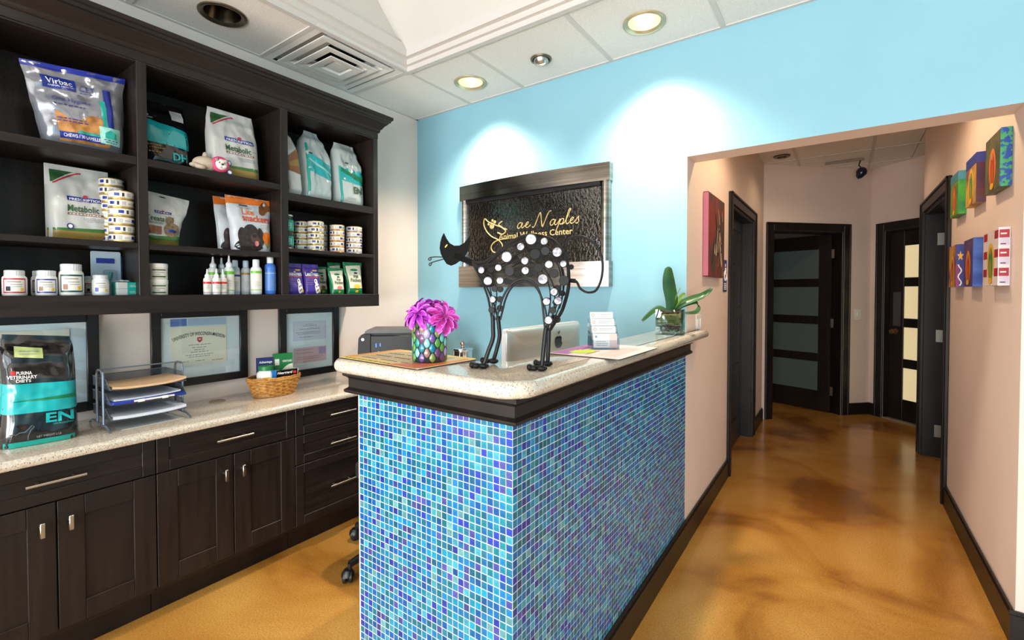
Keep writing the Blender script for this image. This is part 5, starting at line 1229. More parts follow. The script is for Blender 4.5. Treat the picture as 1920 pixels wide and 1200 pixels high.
# office chair (only its castors show past the tiled counter)
CH = thing('office_chair', 'black swivel chair whose castors show left of the tiled counter', 'chair', (-1.865, 1.67, 0))
for k in range(5):
    a = math.radians(-95-72*k); c, s_ = math.cos(a), math.sin(a)
    mb = MB(); mb.tube([(.03*c, .03*s_, .12), (.16*c, .16*s_, .115), (.27*c, .27*s_, .09), (.325*c, .325*s_, .082)], [.026, .022, .018, .016], 10)
    lg = mb.build('leg', black_pl, CH)
    cz = .03; cx, cy = .335*c, .335*s_; sw = a+.9; px_, py_ = -math.sin(sw), math.cos(sw)
    mb = MB(); mb.tube([(.325*c, .325*s_, .088), (.325*c, .325*s_, .045)], .01, 10)
    for d in (-.014, .014):
        w2 = MB(); w2.lathe([(.012, -.009), (.025, -.009), (.03, -.005), (.03, .005), (.025, .009), (.012, .009)], 20); w2.xf(Matrix.Translation((cx+px_*d, cy+py_*d, cz))@Vector((px_, py_, 0)).to_track_quat('Z', 'Y').to_matrix().to_4x4()); mb.add(w2.v, w2.f)
    w2 = MB(); w2.lathe([(.0, .03), (.018, .028), (.03, .012), (.031, 0)], 16, c=(cx, cy, cz+.004)); mb.add(w2.v, w2.f)
    mb.build('castor', black_pl, lg)
MB().lathe([(.04, .1), (.045, .14), (.03, .16), (.025, .3), (.018, .31), (.018, .42), (.06, .43)], 20).build('column', black_pl, CH)
CHF = M('black_chair_fabric', (26, 26, 29), .9)
mb = MB(); mb.prism(round_poly([(-.2, -.2), (.2, -.2), (.22, .2), (-.22, .2)], .08, 6), .43, .485); mb.build('seat', CHF, CH, ang=30)
mb = MB(); mb.grid(lambda a, b_: ((a-.5)*.38*(1-.25*(2*b_-1)**4), .2+.05*(1-(2*a-1)**2)+.04*b_, .55+.34*b_), 12, 12); mb.grid(lambda a, b_: ((a-.5)*.38*(1-.25*(2*b_-1)**4), .24+.05*(1-(2*a-1)**2)+.04*b_, .55+.34*b_), 12, 12, flip=True); mb.build('backrest', CHF, CH)
MB().tube([(0, .1, .44), (0, .27, .45), (0, .3, .7)], .018, 8).build('back_post', black_pl, CH)
# ============================================================ ON THE RECEPTION COUNTER
ZT = 1.16
def counter_mat(label, loc, rz, W_, D_, base, deco):
    t = thing('counter_mat', label, 'mat', loc, rz)
    p = round_poly([(-W_/2, -D_/2), (W_/2, -D_/2), (W_/2, D_/2), (-W_/2, D_/2)], .012, 4)
    MB().prism(p, 0, .003).build('rubber_base', black_pl, t, smooth=False)
    MB().prism(p, .003, .0042).build('printed_top', base, t, smooth=False); deco(t); return t
def deco1(t):
    O1 = M('mat_orange', (226, 140, 46), .4); YL = M('mat_yellow', (228, 202, 96), .4); z = .0045
    def q(n_, m, x0, x1, y0, y1): MB().box(x0, x1, y0, y1, .0042, z).build(n_, m, t, smooth=False)
    q('colour_edge', YL, -.19, .19, -.125, -.098); q('colour_edge', O1, -.19, -.165, -.095, .125); q('colour_edge', YL, -.16, .19, .105, .125); q('colour_edge', O1, .165, .19, -.095, .1)
    mb = MB(); mb.add([(.05, -.125, z+.0002), (.19, -.125, z+.0002), (.19, .0, z+.0002), (.12, -.05, z+.0002)], [(0, 1, 2, 3)]); mb.build('colour_swoosh', M('mat_coral', (226, 110, 60), .4), t, smooth=False)
    for i in range(3):
        for j in range(3): q('text_rule', ink, -.14+i*.1, -.06+i*.1, -.075+j*.055, -.069+j*.055)
    scribble((-.15, 0, z+.0003), (1, 0, 0), (0, 1, 0), .3, [(.085-.011*k, .02, .95) for k in range(14)], grey_ink, t, seed=9, hh=.0028)
    scribble((-.18, 0, z+.0003), (1, 0, 0), (0, 1, 0), .34, [(-.115, .02, .7)], ink, t, seed=10, hh=.005)
counter_mat('yellow and orange printed counter mat under the mosaic vase', (-1.148, 1.036, ZT), -.05, .395, .245, M('mat_cream', (216, 190, 140), .4), deco1)
def deco2(t):
    z = .0045; LIME = M('mat_lime', (186, 206, 44), .4)
    mb = MB(); mb.add([(-.13, -.18, z), (-.06, -.18, z), (-.075, .02, z), (-.05, .18, z), (-.13, .18, z)], [(0, 1, 2, 3, 4)]); mb.build('plum_edge', M('mat_plum', (150, 84, 150), .4), t, smooth=False)
    rr_ = random.Random(3); n = 26
    mb = MB(); mb.add([(-.045, -.085, z+.0003)]+[(-.045+(.036 if i % 2 else .055)*rr_.uniform(.8, 1.1)*math.cos(2*PI*i/n), -.085+(.05 if i % 2 else .075)*rr_.uniform(.8, 1.1)*math.sin(2*PI*i/n), z+.0003) for i in range(n)], [(0, 1+i, 1+(i+1) % n) for i in range(n)]); mb.build('lime_splash', LIME, t, smooth=False)
    mb = MB(); mb.add([(-.045, .105, z+.0002)]+[(-.045+(.025 if i % 2 else .04)*math.cos(2*PI*i/n), .105+(.03 if i % 2 else .05)*math.sin(2*PI*i/n), z+.0002) for i in range(n)], [(0, 1+i, 1+(i+1) % n) for i in range(n)]); mb.build('plum_splash', M('mat_plum2', (168, 96, 160), .4), t, smooth=False)
    scribble((.0, -.165, z+.0003), (0, 1, 0), (-1, 0, 0), .33, [(-.03-.011*k, .05, .9) for k in range(7)], M('mat_pale_ink', (216, 170, 160), .6), t, seed=12, hh=.003)
    scribble((.0, -.15, z+.0003), (0, 1, 0), (-1, 0, 0), .12, [(.005, 0, 1)], M('mat_plum3', (150, 84, 150), .5), t, seed=13, hh=.006)
counter_mat('pink and plum printed counter mat with lime splash', (-.702, 1.592, ZT), 0, .265, .375, M('mat_blush', (228, 204, 196), .4), deco2)

# mosaic vase
VX, VY = -1.038, 1.03; VZ = ZT+.0043; VR, VH = .0525, .135
t = thing('mosaic_vase', 'cylindrical vase of purple, teal and green leaf mosaic on the yellow mat', 'vase', (VX, VY, VZ))
VG = M('vase_dark_glass', (30, 48, 52), .25, coat=.15)
MB().lathe([(0, 0), (VR-.003, 0), (VR, .004), (VR, VH-.003), (VR-.001, VH), (VR-.004, VH), (VR-.005, .01), (0, .01)], 48).build('body', VG, t)
vc = [M('mosaic_'+n_, c, .2, coat=.3, metal=.15) for n_, c in (('teal', (14, 116, 140)), ('violet', (104, 76, 150)), ('green', (92, 150, 62)), ('aqua', (120, 204, 206)), ('plum', (104, 62, 108)), ('olive', (118, 140, 70)), ('bronze', (150, 112, 104)), ('lilac', (170, 150, 214)), ('sea', (26, 142, 128)))]
def leaf_tile(m):
    mb = MB(); n = 8; r = VR; v = [(r+.0016, 0, 0)]; 
    for lift, k in ((.0014, .8), (.0002, 1)):
        for i in range(n*2):
            s = i/n if i <= n else (2*n-i)/n; sg = 1 if i <= n else -1
            zz = (s-.5)*.0285*k; ww = sg*.0088*k*math.sin(PI*s)**.75*(1.18-.4*s)
            v.append(((r+lift)*math.cos(ww/r), (r+lift)*math.sin(ww/r), zz))
    N = 2*n
    fs = [(0, 1+i, 1+(i+1) % N) for i in range(N)]+[(1+i, N+1+i, N+1+(i+1) % N, 1+(i+1) % N) for i in range(N)]
    mb.add(v, fs); return mb.mesh('mosaic_leaf', m, True, True, 60)
lt = [leaf_tile(m) for m in vc]; r_ = random.Random(5); NV = 20
for j in range(8):
    for k in range(NV//2):
        a = (2*PI/(NV//2))*(k+.5*(j % 2)); z = .016+j*.0148
        link('mosaic_leaf', lt[r_.randrange(len(lt))], t, loc=(0, 0, z), rot=(0, 0, a))
# purple flowers
PET = [M('petal_purple', (150, 22, 168), .5, c2=(178, 44, 190), scale=(40, 40, 40)), M('petal_magenta', (178, 24, 128), .5, c2=(196, 52, 156), scale=(40, 40, 40)), M('petal_pink', (196, 50, 130), .5, c2=(208, 84, 156), scale=(40, 40, 40))]
PEDGE = M('petal_pale_edge', (206, 96, 210), .5)
def petal(L_, W_, m):
    mb = MB(); nu, nv = 6, 8
    def fn(a, b_):
        s = b_; wd = W_*math.sin(PI*min(.97, s*.82+.06))**.8; x = (a-.5)*wd
        return (x, L_*(s-.12*s*s), .006*math.sin(s*2.2)-.012*s*s+abs(a-.5)*abs(a-.5)*.02)
    mb.grid(fn, nu, nv)
    for j in range(nv):
        for i in (0, nu-1): mb.m[j*nu+i] = 1
    for i in range(nu): mb.m[(nv-1)*nu+i] = 1
    mb.grid(lambda a, b_: tuple(q-(.0006 if k == 2 else 0) for k, q in enumerate(fn(a, b_))), nu, nv, flip=True)
    return mb.mesh('petal', [m, PEDGE], True, False)
STEM = M('flower_stem', (70, 110, 50), .6)
fl = ((-.034, -.02, .150, (-.62, -.42, .72), PET[0], 'purple silk flower on the left of the mosaic vase', .06), (.06, .002, .138, (.8, -.25, .5), PET[1], 'magenta silk flower drooping at the right of the mosaic vase', .058), (.004, .012, .168, (.0, .15, 1), PET[0], 'purple silk flower at the back, highest over the vase', .05), (.03, .03, .158, (.4, .5, .8), PET[2], 'pink silk flower at the rear right of the vase', .05), (.0, -.042, .148, (-.05, -.75, .6), PET[0], 'purple silk flower facing the front of the vase', .055))
for dx, dy, dz, up, m, lb, L_ in fl:
    t = thing('silk_flower', lb, 'flower', (VX+dx, VY+dy, VZ+dz)); q = Vector(up).to_track_quat('Z', 'Y').to_matrix().to_4x4(); pt = petal(L_, L_*.42, m); r_ = random.Random(int(dx*1e4)+9)
    for ring_, (n_, tilt, sc) in enumerate(((10, -.42, 1.08), (9, -.12, 1.0), (7, .28, .8), (5, .75, .55))):
        for k in range(n_):
            o = link('petal', pt, t); s_ = sc*r_.uniform(.92, 1.06)
            o.matrix_local = q @ Matrix.Rotation(2*PI*k/n_+ring_*.4+r_.uniform(-.1, .1), 4, 'Z') @ Matrix.Translation((0, .004, .002*ring_)) @ Matrix.Rotation(tilt+r_.uniform(-.12, .12), 4, 'X') @ Matrix.Scale(s_, 4)
    mb = MB(); mb.ell((0, 0, .004), (.007, .007, .006), 10, 6); mb.xf(q); mb.build('flower_centre', PET[2], t)
    mb = MB(); e_ = Vector((-dx*.3, -dy*.3, -dz+.0115)); u_ = Vector(up).normalized(); 
    mb.tube([u_*-.002, Vector((-dx*.55, -dy*.55, -.03)), Vector((-dx*.7, -dy*.7, -.07)), e_], .002, 6); mb.build('stem', STEM, t)

# ---------------- wire cat sculpture
CO = Vector((-.775, 1.098, 0)); ce = Vector((.936, .351, 0)).normalized(); cn = Vector((-ce.y, ce.x, 0))
def C3(s, z, w_): return CO+ce*s+cn*w_+Vector((0, 0, z))
HEAD=[(-0.2082,1.5530),(-0.1997,1.5360),(-0.1902,1.5230),(-0.1753,1.5150),(-0.1582,1.5150),(-0.1443,1.5220),(-0.1326,1.5340),(-0.1241,1.5450),(-0.1259,1.5270),(-0.1304,1.5040),(-0.1399,1.4860),(-0.1547,1.4720),(-0.1709,1.4610),(-0.1857,1.4560),(-0.1987,1.4610),(-0.2095,1.4760),(-0.2177,1.4920),(-0.2212,1.5080),(-0.2190,1.5260),(-0.2145,1.5410)]
WH1=[(-0.2114,1.4820),(-0.2351,1.4830),(-0.2519,1.4810),(-0.2573,1.4770),(-0.2541,1.4730),(-0.2487,1.4760),(-0.2500,1.4810)]
WH2=[(-0.2114,1.4760),(-0.2361,1.4700),(-0.2532,1.4650),(-0.2573,1.4610),(-0.2541,1.4570),(-0.2500,1.4610),(-0.2487,1.4650)]
NECK=[(-0.1753,1.4870),(-0.1592,1.4830),(-0.1376,1.4750),(-0.1187,1.4640)]
CHEST=[(-0.1083,1.4620),(-0.0912,1.4310),(-0.0763,1.4010),(-0.0624,1.3660),(-0.0557,1.3360),(-0.0507,1.3060)]
CHEST2=[(-0.1291,1.4660),(-0.1076,1.4340),(-0.0914,1.4020),(-0.0743,1.3660),(-0.0617,1.3340),(-0.0531,1.3020)]
BACK=[(-0.1165,1.4660),(-0.1003,1.4630),(-0.0842,1.4640),(-0.0630,1.4730),(-0.0396,1.4920),(-0.0076,1.5160),(0.0247,1.5330),(0.0557,1.5400),(0.0864,1.5360),(0.1174,1.5260),(0.1399,1.5050),(0.1547,1.4790),(0.1623,1.4490),(0.1646,1.4110),(0.1623,1.3820),(0.1547,1.3520),(0.1443,1.3220),(0.1250,1.2910),(0.1111,1.2690)]
MID=[(-0.1007,1.4500),(-0.0687,1.4540),(-0.0368,1.4610),(-0.0013,1.4810),(0.0329,1.4990),(0.0671,1.5030),(0.1012,1.4950),(0.1269,1.4730),(0.1440,1.4400),(0.1471,1.4070),(0.1440,1.3740),(0.1341,1.3380),(0.1193,1.3010),(0.1107,1.2710)]
MID2=[(-0.0890,1.4310),(-0.0526,1.4400),(-0.0174,1.4490),(0.0177,1.4640),(0.0518,1.4670),(0.0819,1.4520),(0.1012,1.4260),(0.1161,1.3930),(0.1193,1.3600),(0.1161,1.3270),(0.1107,1.2970),(0.1066,1.2710)]
BELLY=[(-0.0368,1.2990),(-0.0269,1.3290),(-0.0174,1.3590),(-0.0035,1.3850),(0.0158,1.4050),(0.0401,1.4140),(0.0639,1.4090),(0.0819,1.3930),(0.0936,1.3630),(0.0990,1.3260),(0.1044,1.2750)]
BELLY2=[(-0.0455,1.2940),(-0.0370,1.3260),(-0.0297,1.3540),(-0.0167,1.3820),(0.0013,1.4010),(0.0238,1.4090),(0.0462,1.4040),(0.0665,1.3880),(0.0817,1.3580),(0.0921,1.3240),(0.1007,1.2690)]
LF1=[(-0.0461,1.3100),(-0.0448,1.2760),(-0.0448,1.2460),(-0.0578,1.2090),(-0.0717,1.1680)]
LF2=[(-0.0524,1.3060),(-0.0493,1.2690),(-0.0493,1.2410),(-0.0600,1.2010),(-0.0708,1.1680)]
LR1=[(0.1067,1.2790),(0.1026,1.2350),(0.0969,1.1700)]
LR2=[(0.1028,1.2730),(0.1005,1.2260),(0.0974,1.1680)]
TAIL=[(0.1646,1.4100),(0.1848,1.4080),(0.1956,1.3890),(0.2104,1.3790),(0.2253,1.3770),(0.2402,1.3830),(0.2522,1.4070),(0.2573,1.4360),(0.2563,1.4660),(0.2468,1.4950),(0.2285,1.5170),(0.2063,1.5300),(0.1848,1.5320),(0.1655,1.5260),(0.1582,1.5140),(0.1579,1.5030)]
WHITE=[(0.0664,1.5230,0.0140),(0.1037,1.5160,0.0095),(0.0376,1.5030,0.0100),(-0.0029,1.4760,0.0140),(0.1392,1.4860,0.0125),(0.0493,1.4640,0.0098),(-0.0267,1.4460,0.0090),(-0.0767,1.4400,0.0090),(0.0506,1.4370,0.0098),(0.1167,1.4530,0.0102),(0.1562,1.4540,0.0084),(-0.0574,1.4090,0.0115),(-0.0222,1.4100,0.0095),(0.0996,1.4130,0.0132),(0.1306,1.3780,0.0098),(-0.0434,1.3570,0.0088),(0.1104,1.3520,0.0095),(0.1414,1.3540,0.0098),(0.1158,1.3010,0.0102)]
BLACKN=[(0.0771,1.4820,0.0145),(0.1059,1.4900,0.0120),(0.0047,1.4360,0.0135),(0.0879,1.4440,0.0120),(0.1306,1.4290,0.0120),(0.1572,1.4090,0.0138),(-0.0393,1.3870,0.0088),(-0.0479,1.3270,0.0090),(0.1262,1.3280,0.0095)]
BLACKF=[(-0.0653,1.4660,0.0110),(-0.0096,1.5200,0.0100),(-0.0469,1.3860,0.0095),(-0.0479,1.3290,0.0100),(-0.0479,1.3560,0.0095),(0.1262,1.3870,0.0110),(0.1186,1.3040,0.0080),(0.0430,1.4330,0.0110),(-0.0011,1.4750,0.0130),(0.0066,1.4310,0.0110),(0.0749,1.4790,0.0110),(-0.0757,1.4460,0.0100),(-0.0267,1.4100,0.0100)]
ct = thing('cat_sculpture', 'black wire cat sculpture with pearly and black discs on the counter', 'sculpture', (CO.x, CO.y, ZT))
OFF = Vector((-CO.x, -CO.y, -ZT))
def smooth_path(P, k=4):
    out = []; n = len(P)
    for i in range(n-1):
        p0, p1, p2, p3 = P[max(i-1, 0)], P[i], P[i+1], P[min(i+2, n-1)]
        for j in range(k):
            t_ = j/k; out.append(p1*.5*2*1.0*(1) if False else .5*((2*p1)+(p2-p0)*t_+(2*p0-5*p1+4*p2-p3)*t_*t_+(3*p1-p0-3*p2+p3)*t_**3))
    out.append(P[-1]); return out
def crod(name, pts, w_, r, w1=None, n=8):
    P = [C3(s, z, w_ if w1 is None else w_+(w1-w_)*i/(len(pts)-1))+OFF for i, (s, z) in enumerate(pts)]
    mb = MB(); mb.tube(smooth_path(P), r, n); return mb.build(name, iron, ct)
# head plate
def cplate(name, pts, w_, th, m):
    mb = MB(); n = len(pts); v = [C3(s, z, w_-th/2)+OFF for s, z in pts]+[C3(s, z, w_+th/2)+OFF for s, z in pts]
    mb.add(v, [tuple(range(n)), tuple(range(n, 2*n))]+[(i, (i+1) % n, n+(i+1) % n, n+i) for i in range(n)]); return mb.build(name, m, ct, smooth=False)
hd = cplate('head', HEAD, -.004, .004, M('head_black_plate', (6, 6, 6), .7, spec=.12))
e_ = [(-.1997+.0042*math.cos(a), 1.5145+.0028*math.sin(a)+.004*math.cos(a)) for a in [i*PI/8 for i in range(16)]]
eye = cplate('eye', e_, -.0068, .0012, M('yellow_eye', (222, 190, 60), .3)); eye['label'] = 'small yellow eye'
for wp, w_ in ((WH1, -.006), (WH2, -.002)): crod('whisker', wp, w_, .0017, n=6)
crod('neck_rod', NECK, 0, .0042)
mb = MB(); P = [C3(s, z, 0)+OFF for s, z in NECK]; d = P[-1]-P[0]; u1 = d.cross(cn).normalized(); N_ = 150
mb.tube([P[0].lerp(P[-1], i/N_)+(cn*math.cos(i*.55)+u1*math.sin(i*.55))*.0085 for i in range(N_+1)], .0019, 5); mb.build('neck_coil', iron, ct)
crod('body_rod', CHEST, -.034, .0031); crod('body_rod', CHEST2, .034, .0031); crod('body_rod', BACK, -.012, .0034); crod('body_rod', BACK, .016, .003)
crod('body_rod', MID, -.034, .0024); crod('body_rod', MID2, -.037, .0022); crod('body_rod', MID, .03, .0022); crod('body_rod', MID2, .036, .0022)
crod('body_rod', BELLY, -.037, .003); crod('body_rod', BELLY2, .037, .003)
crod('body_rod', [(s-.012, z-.02) for s, z in BACK[3:16]], -.026, .0019); crod('body_rod', [(-.1, 1.456), (-.066, 1.42), (-.05, 1.37), (-.047, 1.30)], -.037, .002); crod('body_rod', [(-.08, 1.445), (-.045, 1.415), (-.034, 1.37), (-.045, 1.30)], -.037, .002)
for s in range(0, len(BACK)-2, 3): 
    a, b_ = BACK[s+1]; crod('cross_tie', [(a, b_), (a+.001, b_-.002)], -.013, .0018, .017, 6)
crod('leg', LF1, -.036, .0062, -.044); crod('leg', LF2, .036, .0062, .05); crod('leg', LR1, -.036, .0062, -.044); crod('leg', LR2, .036, .0062, .044)
def paw(s, w_):
    mb = MB()
    for ds, rx, ry, rz_ in ((-.0, .016, .012, .0085), (-.022, .013, .0105, .008), (-.034, .0085, .009, .0095)):
        c = C3(s+ds, ZT+rz_, w_)+OFF; m_ = MB(); m_.ell((0, 0, 0), (rx, ry, rz_), 14, 8); m_.xf(Matrix.Translation(c)@Matrix.Rotation(math.atan2(ce.y, ce.x), 4, 'Z')); mb.add(m_.v, m_.f)
    mb.build('paw', iron, ct)
paw(-.0715, -.044); paw(-.0705, .05); paw(.0965, -.044); paw(.0965, .044)
crod('tail', TAIL, 0, .0034)
mb = MB(); a = C3(.164, 1.4105, 0)+OFF; b_ = C3(.184, 1.4085, 0)+OFF
mb.tube([a.lerp(b_, i/60)+(cn*math.cos(i*.7)+Vector((0, 0, 1))*math.sin(i*.7))*.005 for i in range(61)], .0017, 5); mb.build('tail_coil', iron, ct)
PEARL = M('pearly_disc', (172, 169, 174), .22, .3, c2=(112, 108, 120), scale=(110, 110, 110), coat=.3, lo=.42, hi=.6); DBLK = M('matte_black_disc', (9, 9, 11), .55, spec=.3)
r_ = random.Random(2)
def disc(s, z, r, w_, pearl):
    R_ = Matrix.Translation(C3(s, z, w_)+OFF) @ (-cn+Vector((r_.uniform(-.12, .12), r_.uniform(-.1, .1), r_.uniform(-.1, .16)))).to_track_quat('Z', 'Y').to_matrix().to_4x4()
    k = 1.2 if pearl else 1.0
    mb = MB(); mb.lathe([(0, -.004), (r*k, -.004), (r*k, .001), (r*k-.0006, .0016), (0, .0016)], 24); mb.xf(R_); o = mb.build('disc', DBLK, ct)
    if pearl:
        mb = MB(); mb.lathe([(r, .0016), (r*.96, .0026), (r*.5, .0032), (0, .0033)], 24, cap=False); mb.xf(R_); q = mb.build('pearl_inlay', PEARL, o)
    return o
for s, z, r in WHITE: disc(s, z, r, -.045, True)
for s, z, r in BLACKN: disc(s, z, r, -.043, False)
for s, z, r in BLACKF: disc(s, z, r, .042, False)
for s, z, r in WHITE[::2]: disc(s+.01, z-.004, r*.9, .04, False)

# ---------------- business card holder and cards
HX, HY, HR = -.735, 1.645, .62
t = thing('card_holder', 'clear acrylic four tier business card holder on the plum mat', 'holder', (HX, HY, ZT+.0043), HR)
Mh = Matrix.Translation((HX, HY, ZT+.0043)) @ Matrix.Rotation(HR, 4, 'Z')
mb = MB(); mb.box(-.052, .052, -.05, .05, 0, .002); mb.build('base', acrylic, t, smooth=False)
for k in range(4):
    y = -.045+k*.024; z = .004+k*.026
    mb = MB(); mb.box(-.05, .05, y, y+.0015, .002, z+.03); mb.box(-.05, .05, y+.0015, y+.02, z, z+.0015); mb.build('pocket', acrylic, t, smooth=False)
for x in (-.0515, .05): MB().prism([(-.046, .002), (.05, .002), (.05, .11), (.03, .11), (-.046, .03)], x, x+.0015, ax=0).build('side', acrylic, t, smooth=False)
LOGO = M('card_logo_gold', (176, 140, 84), .5); FLOW = M('card_floral', (226, 196, 190), .7)
for k, lb in enumerate(('front business cards with pink floral corner in the acrylic holder', 'second row of white business cards in the acrylic holder', 'third row of white business cards in the acrylic holder', 'rearmost white business cards in the acrylic holder')):
    y = -.0425+k*.024; z = .006+k*.026
    o = thing('business_cards', lb, 'cards', Mh @ Vector((0, y, z)), rot=(-.18, 0, HR)); 
    MB().box(-.044, .044, 0, .006, 0, .052).build('card_stack', white_pl, o, smooth=False)
    if k == 0:
        MB().box(.016, .044, -.0006, -.0001, .001, .051).build('floral_print', FLOW, o, smooth=False); mb = MB(); mb.lathe([(0, -.0003), (.0045, -.0003), (.0045, .0003), (0, .0003)], 12); mb.xf(Matrix.Translation((-.034, -.0005, .041))@Matrix.Rotation(PI/2, 4, 'X')); mb.build('logo', M('card_logo_blue', (110, 150, 180), .5), o)
        scribble((-.038, -.0009, 0), (1, 0, 0), (0, 0, 1), .05, [(.022, .05, .8), (.015, .05, .95), (.008, .05, .9)], grey_ink, o, seed=20, hh=.002)
    else:
        mb = MB(); mb.box(-.0055, .0055, -.0008, -.0001, -.0055, .0055); mb.box(-.0035, .0035, -.001, -.0008, -.0035, .0035, mi=1); mb.xf(Matrix.Translation((-.034, 0, .04))@Matrix.Rotation(.6, 4, 'Y')); mb.build('logo', [LOGO, white_pl], o, smooth=False)
        scribble((-.02, -.0009, 0), (1, 0, 0), (0, 0, 1), .06, [(.042, .05, .9), (.036, .05, .7)], grey_ink, o, seed=21+k, hh=.0015)

# ---------------- orchid in a square glass vase
PX, PY = -.712, 2.42; PRZ = .12
t = thing('glass_vase', 'square clear glass vase of dark pebbles and moss at the counter end', 'vase', (PX, PY, ZT), PRZ)
h = .062; H_ = .128; mb = MB()
mb.box(-h, h, -h, h, 0, .008); 
for a in ((-h, h, -h, -h+.005), (-h, h, h-.005, h), (-h, -h+.005, -h+.005, h-.005), (h-.005, h, -h+.005, h-.005)): mb.box(a[0], a[1], a[2], a[3], .008, H_)
mb.build('glass_body', glass('vase_glass', (226, 236, 230), base=.08), t, smooth=False)
MOSS = M('moss', (92, 104, 48), .9, c2=(150, 140, 84), scale=(60, 60, 60), bump=.6, bscale=120); BARK = M('potting_bark', (96, 62, 42), .9, c2=(60, 40, 30), scale=(50, 50, 50))
mb = MB(); mb.box(-.0555, .0555, -.0555, .0555, .05, .105, .006); o = mb.build('moss_filling', MOSS, t)
pb = M('dark_pebble', (44, 40, 58), .25, c2=(90, 84, 96), scale=(30, 30, 30)); r_ = random.Random(8); mb = MB()
for k in range(110): mb.ell((r_.uniform(-.046, .046), r_.uniform(-.046, .046), r_.uniform(.017, .046)), (r_.uniform(.006, .0095), r_.uniform(.006, .0095), r_.uniform(.005, .008)), 8, 5)
o = mb.build('pebbles', pb, t); o['kind'] = 'stuff'
mb = MB()
for k in range(50): mb.ell((r_.uniform(-.045, .045), r_.uniform(-.045, .045), r_.uniform(.105, .121)), (r_.uniform(.006, .012), r_.uniform(.005, .01), r_.uniform(.004, .007)), 8, 5)
o = mb.build('bark_chips', BARK, t); o['kind'] = 'stuff'
t = thing('orchid_plant', 'orchid plant with broad green leaves in the square glass vase', 'plant', (PX, PY, ZT+.118))
LF = M('orchid_leaf', (30, 70, 30), .32, c2=(48, 94, 40), scale=(10, 10, 10), coat=.2); LFL = M('orchid_leaf_back', (110, 140, 62), .4)
def leaf(path, wd, side, m=LF):
    P = smooth_path([Vector(p) for p in path], 4); n = len(P); mb = MB(); sd = Vector(side).normalized(); v = []
    for lay in (0, 1):
        for i, p in enumerate(P):
            s = i/(n-1); w_ = wd*(.28+.72*math.sin(PI*min(1, .12+s*.86))**.8)*(1 if s < .97 else .35); d = (P[min(i+1, n-1)]-P[max(i-1, 0)]).normalized(); nn = d.cross(sd).normalized()
            for k, f_ in ((-1, .0), (-.5, -.004), (0, -.0075), (.5, -.004), (1, 0)): v.append(p+sd*(k*w_/2)+nn*(f_+(-.0016 if lay else 0)))
    fs = []
    for lay in (0, 1):
        o_ = lay*n*5
        for i in range(n-1):
            for k in range(4):
                q = (o_+i*5+k, o_+i*5+k+1, o_+i*5+k+6, o_+i*5+k+5); fs.append(q if not lay else q[::-1])
    for i in range(n-1):
        for k in (0, 4): fs.append((i*5+k, i*5+5+k, n*5+i*5+5+k, n*5+i*5+k))
    mb.add(v, fs); return mb.build('leaf', m, t)
rv = Rv; fv = Vector((-Rv.y, Rv.x, 0))
def V(a, u, d=0): return rv*a+fv*d+Vector((0, 0, u))
leaf([V(.0, -.01), V(.006, .05), V(-.006, .12), V(-.012, .18), V(-.012, .228)], .074, rv+fv*.2)
leaf([V(.01, -.01), V(.05, .035), V(.11, .062), V(.165, .082), V(.215, .118)], .05, fv+Vector((0, 0, .9)))
leaf([V(.015, -.005), V(.06, .03), V(.12, .05, -.01), V(.14, .03, -.02), V(.12, -.002, -.03), V(.06, -.01, -.03)], .04, fv+Vector((0, 0, .7)))
leaf([V(-.01, -.005), V(-.05, .018), V(-.09, .0), V(-.13, -.035), V(-.145, -.05)], .036, fv+Vector((0, 0, .8)))
leaf([V(.01, 0), V(.03, .04), V(.055, .075), V(.075, .09)], .032, fv*.5+Vector((0, 0, 1)), LFL)
mb = MB(); mb.tube([V(.012, -.005), V(.02, .05), V(.035, .09), V(.05, .12)], .0022, 6); mb.build('flower_spike', LFL, t)
MB().box(.003, .011, -.001, .001, -.01, .03).build('plant_tag', white_pl, t, smooth=False)

# ============================================================ WATER FOUNTAIN ON THE BLUE WALL
t = thing('wall_fountain', 'steel framed black glass water fountain with gold lettering on the blue wall', 'fountain', (-1.69, YB, 1.77))
ft = t; W2 = .582
def curved_bar(name, z0, z1, x0, x1, d0, bow, m, n=24):
    mb = MB(); v = []
    for i in range(n+1):
        x = x0+(x1-x0)*i/n; y = -d0-bow*(1-(2*i/n-1)**2); v += [(x, y, z0), (x, y, z1), (x, -.001, z1), (x, -.001, z0)]
    fs = [(i*4+k, i*4+(k+1) % 4, i*4+4+(k+1) % 4, i*4+4+k) for i in range(n) for k in range(4)]+[(0, 1, 2, 3), (4*n, 4*n+1, 4*n+2, 4*n+3)]
    mb.add(v, fs); return mb.build(name, m, t, ang=30)
STX = M('polished_steel_bow', (186, 178, 170), .17, 1, c2=(150, 142, 134), scale=(1.2, 1.2, 60), detail=2)
curved_bar('top_bar', .262, .367, -W2, W2, .05, .035, STX); curved_bar('basin', -.362, -.212, -W2, W2, .06, .045, STX)
for x0, x1 in ((-W2+.008, -W2+.062), (W2-.062, W2-.008)):
    mb = MB(); n = 10; p_ = [(x0, -.001)]+[(x0+(x1-x0)*i/n, -.035-.02*math.sin(PI*i/n)) for i in range(n+1)]+[(x1, -.001)]; mb.prism(p_, -.212, .262); mb.build('side_post', STX, t, ang=50)
